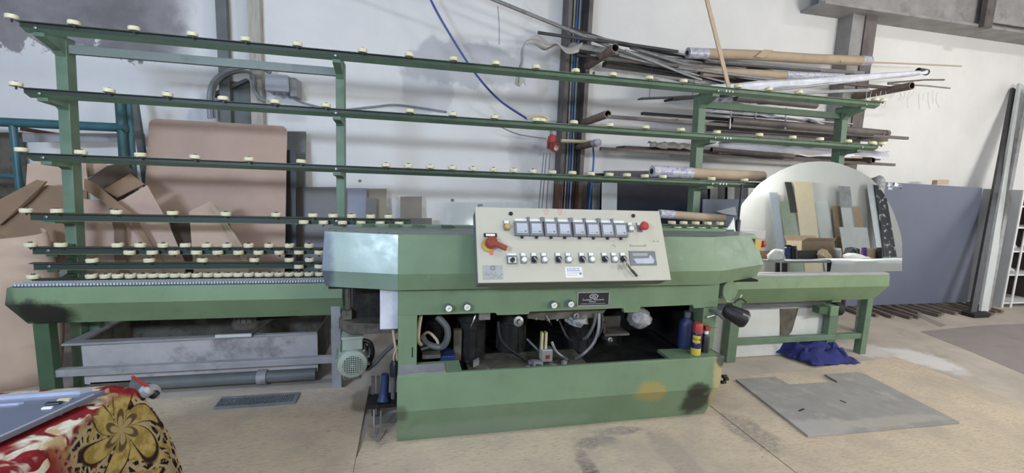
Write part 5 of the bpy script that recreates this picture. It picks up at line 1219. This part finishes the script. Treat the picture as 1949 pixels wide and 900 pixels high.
bench_box('black parts case on the workbench in the mirror', 1522, 1556, 477, .50, 'black_plastic', .14, name='parts_case')
bench_box('small brown carton beside the black can in the mirror', 1650, 1668, 473, .40, 'kraft', .12)
bench_box('brown carton behind the striped tube in the mirror', 1574, 1604, 474, .44, 'cardboard_brown', .16)
def bench_can(label, px, py, Y, r, m, name='spray_can', cap='black_plastic'):
    a = mat_(px, py, Y); h = max(.08, a.z-bz); t = thing(name, label, 'can', (a.x, Y, bz), 'cans on the workbench')
    MB().lathe([(0, .001), (r, .001), (r, h*.8), (r*.8, h*.85), (0, h*.85)], (a.x, Y, bz), n=16).build('can_body', m, t)
    MB().lathe([(r*.85, h*.84), (r*.85, h), (0, h)], (a.x, Y, bz), n=16).build('can_cap', cap, t)
bench_can('purple spray can on the workbench in the mirror', 1645, 471, .45, .045, 'purple_can', cap='purple_can')
bench_can('black spray can on the workbench in the mirror', 1674, 471, .45, .045, 'black_plastic')
bench_can('dark blue bottle pair, left bottle, on the workbench in the mirror', 1500, 466, .45, .05, 'blue_plastic', 'bottle')
bench_can('dark blue bottle pair, right bottle, on the workbench in the mirror', 1511, 468, .5, .045, 'black_plastic', 'bottle')
bench_can('silver striped tube on the workbench in the mirror', 1594, 472, .52, .05, 'plate_grey', 'tube', 'label_white')
random.seed(6)
def heap(label, px, py, Y, rx, m, name='cloth_heap'):
    a = mat_(px, py, Y); h = max(.05, a.z-bz); mb = MB().lathe([(0, .002), (rx, .002), (rx*.95, h*.4), (rx*.6, h*.85), (0, h)], (a.x, Y, bz), n=14)
    mb.v = [Vector((v.x+random.uniform(-.03, .03), v.y+random.uniform(-.03, .03), max(bz+.001, v.z+random.uniform(-.015, .015)))) for v in mb.v]
    single(mb, name, m, label, 'cloth', 'heaps on the workbench', smooth=40)
heap('white crumpled cloth at the left of the workbench in the mirror', 1478, 474, .72, .12, 'white_cloth'); heap('white rag beside the purple can in the mirror', 1625, 482, .35, .2, 'white_cloth')
heap('dark grey rag behind the white rag in the mirror', 1624, 470, .15, .16, 'dark_board'); heap('tangle of brown cord on the workbench in the mirror', 1566, 474, .5, .12, 'kraft', 'cord_heap')
# sheets leaning on the front wall
GF = 'sheets leaning on the front wall'
def flean(label, px0, px1, py, m, cat='board', name='leaning_sheet', Yt=-1.42, Yb=-1.05, th=.01, zb=-.02):
    a = mat_(px0, py, Yt); b = mat_(px1, py, Yt); mb = MB()
    A, Bv, Cv, D = Vector((a.x, Yb, zb)), Vector((b.x, Yb, zb)), Vector((b.x, Yt, a.z)), Vector((a.x, Yt, a.z)); n = Vector((0, -th, 0))
    mb.add([A, Bv, Cv, D, A+n, Bv+n, Cv+n, D+n], [(0, 1, 2, 3), (7, 6, 5, 4), (0, 4, 5, 1), (1, 5, 6, 2), (2, 6, 7, 3), (3, 7, 4, 0)])
    single(mb, name, m, label, cat, GF, smooth=0)
flean('tall tan board leaning on the front wall, seen in the mirror', 1511, 1545, 345, 'tan_board', Yt=-1.40)
flean('green-edged stack of glass left of the tan board, in the mirror', 1484, 1510, 383, 'green_glass_stack', 'glass', Yt=-1.36, Yb=-1.0)
flean('pale violet board at the left of the glass stack, in the mirror', 1464, 1480, 366, 'pale_blue_board', Yt=-1.40)
flean('short black block above the glass stack, in the mirror', 1494, 1506, 346, 'dark_board', Yt=-1.46, Yb=-1.3, zb=1.6)
flean('grey board right of the carton sheet, in the mirror', 1596, 1618, 354, 'alu_dull', Yt=-1.38, Yb=-1.12)
flean('brown carton sheet leaning behind the grey board, in the mirror', 1584, 1638, 392, 'kraft', 'cardboard', Yt=-1.44, Yb=-1.2)
flean('pale grey board in front of the carton sheet, in the mirror', 1598, 1650, 432, 'grey_board', Yt=-1.18, Yb=-.95)
flean('light strip of board in front of the carton sheet, in the mirror', 1601, 1620, 395, 'grey_board', Yt=-1.30, Yb=-1.04)
flean('foil-wrapped tall profile at the right of the mirror view', 1650, 1664, 350, 'alu', 'profile', Yt=-1.40)
flean('black and white patterned roll at the right of the mirror view', 1664, 1684, 352, 'spotted_film', 'roll', Yt=-1.38, Yb=-1.0)
flean('narrow clear glass leaning in the middle of the mirror view', 1550, 1575, 382, 'glass_clear', 'glass', Yt=-1.40)

# ------------------------------------------------------------------ floor things
def floor_poly(name, pts, z0, z1, m, label, cat, **k): return single(MB().prism([(gz(*p).x, gz(*p).y) for p in pts], 'z', z0, z1), name, m, label, cat, smooth=0, **k)
floor_poly('rubber_mat', [(1400, 725), (1537, 833), (1826, 807), (1638, 711), (1569, 715), (1593, 729), (1502, 735), (1475, 720)], .0005, .016, 'rubber_mat', 'grey rubber mat with a notched far edge on the floor', 'mat', bevel=.002)
RM = bpy.data.objects['rubber_mat']
for k_, (a_, b_) in enumerate((((1569, 715), (1592, 728)), ((1598, 762), (1609, 767)), ((1522, 783), (1532, 779)))):
    A_, B_ = gz(*a_, .016), gz(*b_, .016); d_ = Vector((-(B_-A_).y, (B_-A_).x, 0)).normalized()*.012
    o_ = MB().prism([((p+q).x, (p+q).y) for p, q in ((A_, Vector((0, 0, 0))), (B_, Vector((0, 0, 0))), (B_, d_), (A_, d_))], 'z', .0162, .018).build('tear_mark', 'mat_black', RM, smooth=0)
gm = MB(); g0, g1 = Vector((-1.155, 2.935, 0)), Vector((-.69, 3.07, 0))
FG = thing('floor_grating', 'small grey steel floor grating in front of the galvanised tank', 'grating', ((g0.x+g1.x)/2, (g0.y+g1.y)/2, 0))
MB().box(g0.x, g1.x, g0.y, g0.y+.008, .0005, .016).box(g0.x, g1.x, g1.y-.02, g1.y, .0005, .016).box(g0.x, g0.x+.008, g0.y+.008, g1.y-.02, .0005, .016).box(g1.x-.02, g1.x, g0.y+.008, g1.y-.02, .0005, .016).build('grating_frame', 'grate_steel', FG, smooth=0)
x = g0.x+.012
gb = MB()
while x < g1.x-.01: gb.box(x, x+.004, g0.y+.008, g1.y-.02, .002, .014); x += .013
y = g0.y+.016
while y < g1.y-.012: gb.box(g0.x+.008, g1.x-.02, y, y+.004, .003, .012); y += .02
o = gb.build('grating_bars', 'grate_steel', FG, smooth=0); o['kind'] = 'stuff'
# blue work trousers dropped by the conveyor leg
random.seed(14)
rg = [gz(*p) for p in ((1478, 668), (1540, 692), (1636, 690), (1625, 664), (1560, 650))]
cx_ = sum((p.x for p in rg))/5; cy_ = sum((p.y for p in rg))/5
def rag(u, v):
    # bilinear blob over the floor outline with ridged folds
    A, Bv, Cv, D = gz(1470, 669), gz(1545, 694), gz(1638, 690), gz(1586, 656)
    p = A.lerp(Bv, u).lerp(D.lerp(Cv, u), v); e = min(u, 1-u, v, 1-v)
    k_ = min(1, e*6)
    h = k_*(.065+.022*math.sin(26*v+6*u+2*math.sin(9*u))+.016*math.sin(13*u-7*v)+.03*(1-u)*math.sin(3.1*v))
    return (p.x+.03*math.sin(9*v+3)+.012*math.sin(31*u), p.y+.025*math.sin(11*u)+.01*math.sin(27*v), max(.002, h+.004))
single(MB().grid(rag, 44, 26), 'blue_cloth', 'blue_rag', 'crumpled dark blue cloth on the floor by the conveyor leg', 'cloth', smooth=60, solid=.006)
# cans on the machine ledge
def can(px, py0, py1, Y, r, name, label):
    a = at(px, py0, Y); t = thing(name, label, 'can', (a.x, Y, .4055)); return a.x, a.z-.4055, t
a = at(1329, 614, 2.44); x, h = a.x, a.z-.4055; r = .032
SP = thing('spray_can', 'yellow and navy spray can with a red cap on the machine ledge', 'can', (x, 2.44, .4055))
MB().lathe([(0, 0), (r*.97, 0), (r, .006), (r, h*.22)], (x, 2.44, .4055), n=24).build('base_band', 'can_yellow', SP)
MB().lathe([(r, h*.22), (r, h*.66), (r*.9, h*.70), (r*.8, h*.70)], (x, 2.44, .4055), n=24).build('can_body', 'can_navy', SP)
MB().lathe([(r*.8, h*.69), (r*1.0, h*.70), (r*1.0, h*.95), (r*.8, h), (0, h)], (x, 2.44, .4055), n=24).build('cap', 'red_plastic', SP)
sh = MB(); dirc = (CAM-Vector((x, 2.44, .5))); a0 = math.atan2(dirc.y, dirc.x)
rr = r+.0008
def cyl(an, z): return (x+rr*math.cos(a0+an), 2.44+rr*math.sin(a0+an), .4055+z)
sh.add([cyl(an, z) for z in (h*.40, h*.63) for an in [(-.8+i*.16) for i in range(11)]], [(i, i+1, 11+i+1, 11+i) for i in range(10)]); sh.add([cyl(.35, h*.40), cyl(0, h*.36), cyl(-.35, h*.40)], [(0, 1, 2)])
sh.build('shield', 'can_yellow', SP, smooth=60)
Uc = Vector((-math.sin(a0), math.cos(a0), 0)); Nc = Vector((math.cos(a0), math.sin(a0), 0))
text_mesh('WD-40', .021, Vector((x, 2.44, .4055+h*.515))+Nc*(rr+.0006), Uc, Vector((0, 0, 1)), Nc, 'black_plastic', 'lettering', SP)
a = at(1345, 620, 2.47); x2_, h2 = a.x, a.z-.4055
S2 = thing('spray_can', 'dark lubricant can with a red nozzle right of the navy spray can', 'can', (x2_, 2.47, .4055))
MB().lathe([(0, 0), (.026, 0), (.026, h2*.6), (.014, h2*.72), (0, h2*.72)], (x2_, 2.47, .4055), n=18).build('can_body', 'plate_black', S2)
MB().lathe([(.016, h2*.70), (.016, h2*.82), (0, h2*.82)], (x2_, 2.47, .4055), n=14).build('collar', 'label_white', S2)
MB().box(x2_-.014, x2_+.018, 2.455, 2.485, .4055+h2*.82, .4055+h2).build('nozzle', 'red_plastic', S2, bevel=.003)
MB().tube([(x2_+.018, 2.47, .4055+h2*.92), (x2_+.08, 2.47, .4055+h2*.92)], .0018, 6).build('straw', 'red_plastic', S2)
a = at(1308, 593, 2.56); x3_, h3 = a.x, a.z-.4055
S3 = thing('oil_bottle', 'dark blue oil bottle with a grey cap behind the spray cans', 'bottle', (x3_, 2.56, .4055))
MB().lathe([(0, 0), (.042, 0), (.046, .02), (.046, h3*.62), (.04, h3*.74), (.018, h3*.84), (.018, h3*.88), (0, h3*.88)], (x3_, 2.56, .4055), n=20).build('bottle_body', 'blue_plastic', S3)
MB().lathe([(.022, h3*.85), (.022, h3), (0, h3)], (x3_+.004, 2.56, .4055), n=16).build('bottle_cap', 'hose_grey', S3)

# ------------------------------------------------------------------ foreground: rug covered table with a profile
tz = .80
FT = thing('work_table', 'low work table hidden below the red rug', 'table', (-1.5, .9, -.02))
XE, YE = -.885, 1.555
MB().box(-2.4, XE-.03, .25, YE-.03, tz-.05, tz-.012).build('table_top', 'wood_slat', FT, smooth=0)
for xx in (-2.3, XE-.12):
    for yy in (.32, YE-.12): MB().box(xx-.03, xx+.03, yy-.03, yy+.03, -.02, tz-.05).build('leg', 'wood_slat', FT, smooth=0)
def edge_curve(d):
    # d: distance past the table edge -> (outward, drop)
    r = .035
    if d < r*1.57: an = d/r; return r*math.sin(an), r*(1-math.cos(an))
    return r+(d-r*1.57)*.16, r+(d-r*1.57)*.98
def rug(u, v):
    # rug coordinates: s toward +X over the right edge, t toward +Y over the far edge
    s = -1.6+u*2.15; t_ = -1.2+v*1.62
    ex, dx = (s, 0) if s <= 0 else edge_curve(s)
    ey, dy = (t_, 0) if t_ <= 0 else edge_curve(t_)
    drop = math.sqrt(dx*dx+dy*dy) if (s > 0 and t_ > 0) else max(dx, dy)
    fold = 0
    if s > 0: fold = .03*math.sin(t_*13+.6)*min(1, s*4)
    if s > 0 and t_ > 0: ex += .4*min(s, t_); ey -= .1*min(s, t_)
    zz = tz-drop+.006*math.sin(s*9+1)*math.sin(t_*7) if drop < .01 else tz-drop
    return (XE+ex+fold, YE+ey, zz)
RG = MB(); nu, nv = 70, 60; RG.grid(rug, nu, nv)
def rug_material():
    m = bpy.data.materials.new('rug_weave'); m.use_nodes = True; nt = m.node_tree; b = nt.nodes['Principled BSDF']
    uv = nt.nodes.new('ShaderNodeUVMap'); uv.uv_map = 'UVMap'; U = uv.outputs[0]
    sep = nt.nodes.new('ShaderNodeSeparateXYZ'); nt.links.new(U, sep.inputs[0]); s, t_ = sep.outputs[0], sep.outputs[1]
    red = mixc(nt, ramp(nt, noise(nt, U, 30), .3, .7), lin((104, 26, 32)), lin((134, 38, 40)))
    # cream scrolls: bands of a warped wave
    wv = nt.nodes.new('ShaderNodeTexWave'); wv.wave_type = 'RINGS'; wv.rings_direction = 'SPHERICAL'; nt.links.new(vmap(nt, U, (1, 1, 1), (1.62, -.25, 0)), wv.inputs['Vector'])
    wv.inputs['Scale'].default_value = 5.2; wv.inputs['Distortion'].default_value = 7; wv.inputs['Detail'].default_value = 1.5; wv.inputs['Detail Scale'].default_value = 1.6
    blob = noise(nt, U, 8.5, 1, .4, 1.6)
    scroll = math_(nt, 'MULTIPLY', ramp(nt, wv.outputs['Fac'], .55, .63), ramp(nt, blob, .60, .63))
    cream = mixc(nt, ramp(nt, noise(nt, U, 14), .45, .6), lin((204, 196, 178)), lin((176, 150, 112)))
    col = mixc(nt, scroll, red, cream)
    # border: gold leaves and black lattice on beige
    vo = nt.nodes.new('ShaderNodeTexVoronoi'); vo.feature = 'DISTANCE_TO_EDGE'; vo.inputs['Scale'].default_value = 30; nt.links.new(U, vo.inputs['Vector'])
    bord = mixc(nt, ramp(nt, vo.outputs['Distance'], .10, .16), lin((164, 146, 112)), lin((30, 25, 27)))
    bord = mixc(nt, ramp(nt, noise(nt, U, 60, 2), .56, .6), bord, lin((150, 134, 106)))
    bord = mixc(nt, ramp(nt, noise(nt, U, 22, 1), .66, .70), bord, lin((110, 32, 36)))
    wl = nt.nodes.new('ShaderNodeTexWave'); wl.wave_type = 'RINGS'; wl.rings_direction = 'SPHERICAL'; nt.links.new(vmap(nt, U, (1, 1, 1), (-.16, -.05, 0)), wl.inputs['Vector'])
    wl.inputs['Scale'].default_value = 6.5; wl.inputs['Distortion'].default_value = 6; wl.inputs['Detail'].default_value = 1
    leaf = math_(nt, 'MULTIPLY', ramp(nt, wl.outputs['Fac'], .52, .62), ramp(nt, noise(nt, U, 6.5, 1, .4, .8), .46, .52))
    gold = mixc(nt, ramp(nt, noise(nt, U, 25), .4, .6), lin((136, 116, 62)), lin((172, 152, 92)))
    bord = mixc(nt, leaf, bord, gold)
    # palmette of pointed leaves at the hanging corner
    def palmette(cs, ct, R, n_, base):
        dx = math_(nt, 'SUBTRACT', s, cs); dy = math_(nt, 'SUBTRACT', t_, ct)
        r_ = math_(nt, 'SQRT', math_(nt, 'ADD', math_(nt, 'MULTIPLY', dx, dx), math_(nt, 'MULTIPLY', dy, dy)))
        th = math_(nt, 'ADD', math_(nt, 'ARCTAN2', dy, dx), math_(nt, 'MULTIPLY', r_, 4.0))
        pet = math_(nt, 'ABSOLUTE', math_(nt, 'COSINE', math_(nt, 'MULTIPLY', th, n_)))
        e_ = math_(nt, 'DIVIDE', r_, math_(nt, 'MULTIPLY', math_(nt, 'ADD', math_(nt, 'MULTIPLY', pet, .8), .2), R))
        o_ = mixc(nt, ramp(nt, e_, 1.05, 1.18, 1, 0), base, lin((44, 30, 28)))
        o_ = mixc(nt, ramp(nt, e_, .92, 1.0, 1, 0), o_, gold)
        o_ = mixc(nt, ramp(nt, e_, .40, .46, 1, 0), o_, lin((88, 74, 50)))
        return mixc(nt, ramp(nt, e_, .26, .32, 1, 0), o_, lin((160, 140, 100)))
    bord = palmette(.13, -.06, .15, 3.0, bord); bord = palmette(.42, -.16, .12, 2.5, bord)
    edge = math_(nt, 'ADD', math_(nt, 'MAXIMUM', math_(nt, 'MULTIPLY', s, 1.0), math_(nt, 'SUBTRACT', math_(nt, 'MULTIPLY', t_, 1.0), .02)), math_(nt, 'MULTIPLY', math_(nt, 'SUBTRACT', noise(nt, U, 6, 2), .5), .12))
    zone = math_(nt, 'MULTIPLY', ramp(nt, edge, .03, .06), ramp(nt, t_, -.34, -.22))
    col = mixc(nt, zone, col, bord)
    band = math_(nt, 'MULTIPLY', math_(nt, 'MULTIPLY', ramp(nt, edge, -.07, -.05), ramp(nt, edge, .03, .05, 1, 0)), ramp(nt, noise(nt, U, 11, 2, .5, 1), .48, .54))
    col = mixc(nt, math_(nt, 'MULTIPLY', band, ramp(nt, t_, -.5, -.3)), col, cream)
    nt.links.new(col, b.inputs['Base Color']); b.inputs['Roughness'].default_value = .95; b.inputs['Specular IOR Level'].default_value = .15
    bn = nt.nodes.new('ShaderNodeBump'); bn.inputs['Strength'].default_value = .5; bn.inputs['Distance'].default_value = .004
    nt.links.new(noise(nt, U, 160, 2), bn.inputs['Height']); nt.links.new(bn.outputs[0], b.inputs['Normal'])
    MATS['rug_weave'] = m
rug_material()
ro = RG.build('patterned_rug', 'rug_weave', smooth=60, solid=.008)
uvl = ro.data.uv_layers.new(name='UVMap'); w_n = nv+1
for lp in ro.data.loops:
    i, j = divmod(lp.vertex_index, w_n); uvl.data[lp.index].uv = (-1.6+i/nu*2.15, -1.2+j/nv*1.62)
tag(ro, 'red patterned rug with cream scrolls draped over the foreground table', 'rug')
# mitred blue-grey profile lying on the rug
pz = tz+.026
def rz_(px, py, z=pz): return gz(px, py, z)
T = rz_(200, 742); L0 = rz_(-160, 768); L1 = rz_(-160, 905)
PF = thing('mitred_profile', 'blue-grey aluminium profile with a mitred tip lying on the rug', 'profile', (T.x-.3, T.y-.1, tz+.01))
mb = MB(); a_, b_, c_ = T, L0, L1
mb.prism([(a_.x, a_.y), (b_.x, b_.y), (c_.x, c_.y)], 'z', tz+.012, pz); mb.build('base_web', 'profile_blue_grey', PF, smooth=0, bevel=.002)
back = (L0-T).normalized(); inn = Vector((-back.y, back.x, 0))
if inn.y > 0: inn = -inn
def lip(off, w, z0, z1, m, nm, sh=.02):
    A = T+back*(sh)+inn*off; Bv = L0+inn*off
    MB().prism([(A.x, A.y), (Bv.x, Bv.y), ((Bv+inn*w).x, (Bv+inn*w).y), ((A+inn*w+back*w*1.6).x, (A+inn*w+back*w*1.6).y)], 'z', z0, z1).build(nm, m, PF, smooth=0)
lip(.002, .014, pz, pz+.010, 'profile_edge', 'outer_rib', .03); lip(.05, .006, pz, pz+.005, 'profile_edge', 'inner_rib', .16)
cut = (L1-T).normalized(); n2 = Vector((-cut.y, cut.x, 0))
if n2.y < 0: n2 = -n2
A = T+cut*.03; Bv = L1; MB().prism([(A.x, A.y), (Bv.x, Bv.y), ((Bv+n2*.006).x, (Bv+n2*.006).y), ((A+n2*.006).x, (A+n2*.006).y)], 'z', pz, pz+.002).build('cut_edge', 'profile_edge', PF, smooth=0)
p = rz_(102, 767, pz+.003); MB().obox(p, back, inn, (0, 0, 1), .018, .007, .003).build('black_clip', 'black_plastic', PF, smooth=0, bevel=.003)
p = rz_(122, 761, pz+.003); MB().obox(p, back, inn, (0, 0, 1), .014, .005, .003).build('clip_bracket', 'hose_cream', PF, smooth=0)
p = rz_(90, 776, pz+.002); MB().obox(p, back, inn, (0, 0, 1), .011, .004, .002).build('clip_tab', 'label_white', PF, smooth=0)
# clamp with a red handle at the rug corner
cz = at(284, 748, 1.62)
CL = thing('screw_clamp', 'grey screw clamp with a slim red handle at the rug corner', 'clamp', (cz.x, 1.62, cz.z-.05))
MB().tube(spline([at(262, 752, 1.60), at(275, 742, 1.61), at(290, 738, 1.62), at(298, 745, 1.63), at(294, 755, 1.63)], 5), .013, 8).build('clamp_frame', 'dusty_steel', CL)
MB().lathe([(.012, 0), (.016, .01), (.016, .045), (.008, .055), (0, .055)], at(298, 754, 1.62), (-.5, -.1, .7), 12).build('clamp_screw', 'black_plastic', CL)
MB().tube([at(251, 716, 1.56), at(283, 737, 1.60)], [.004, .006], 8).build('clamp_handle', 'red_plastic', CL)
MB().lathe([(.02, 0), (.02, .03), (.012, .04), (0, .04)], at(268, 752, 1.60), (.6, 0, .5), 12).build('clamp_pad', 'dusty_steel', CL)
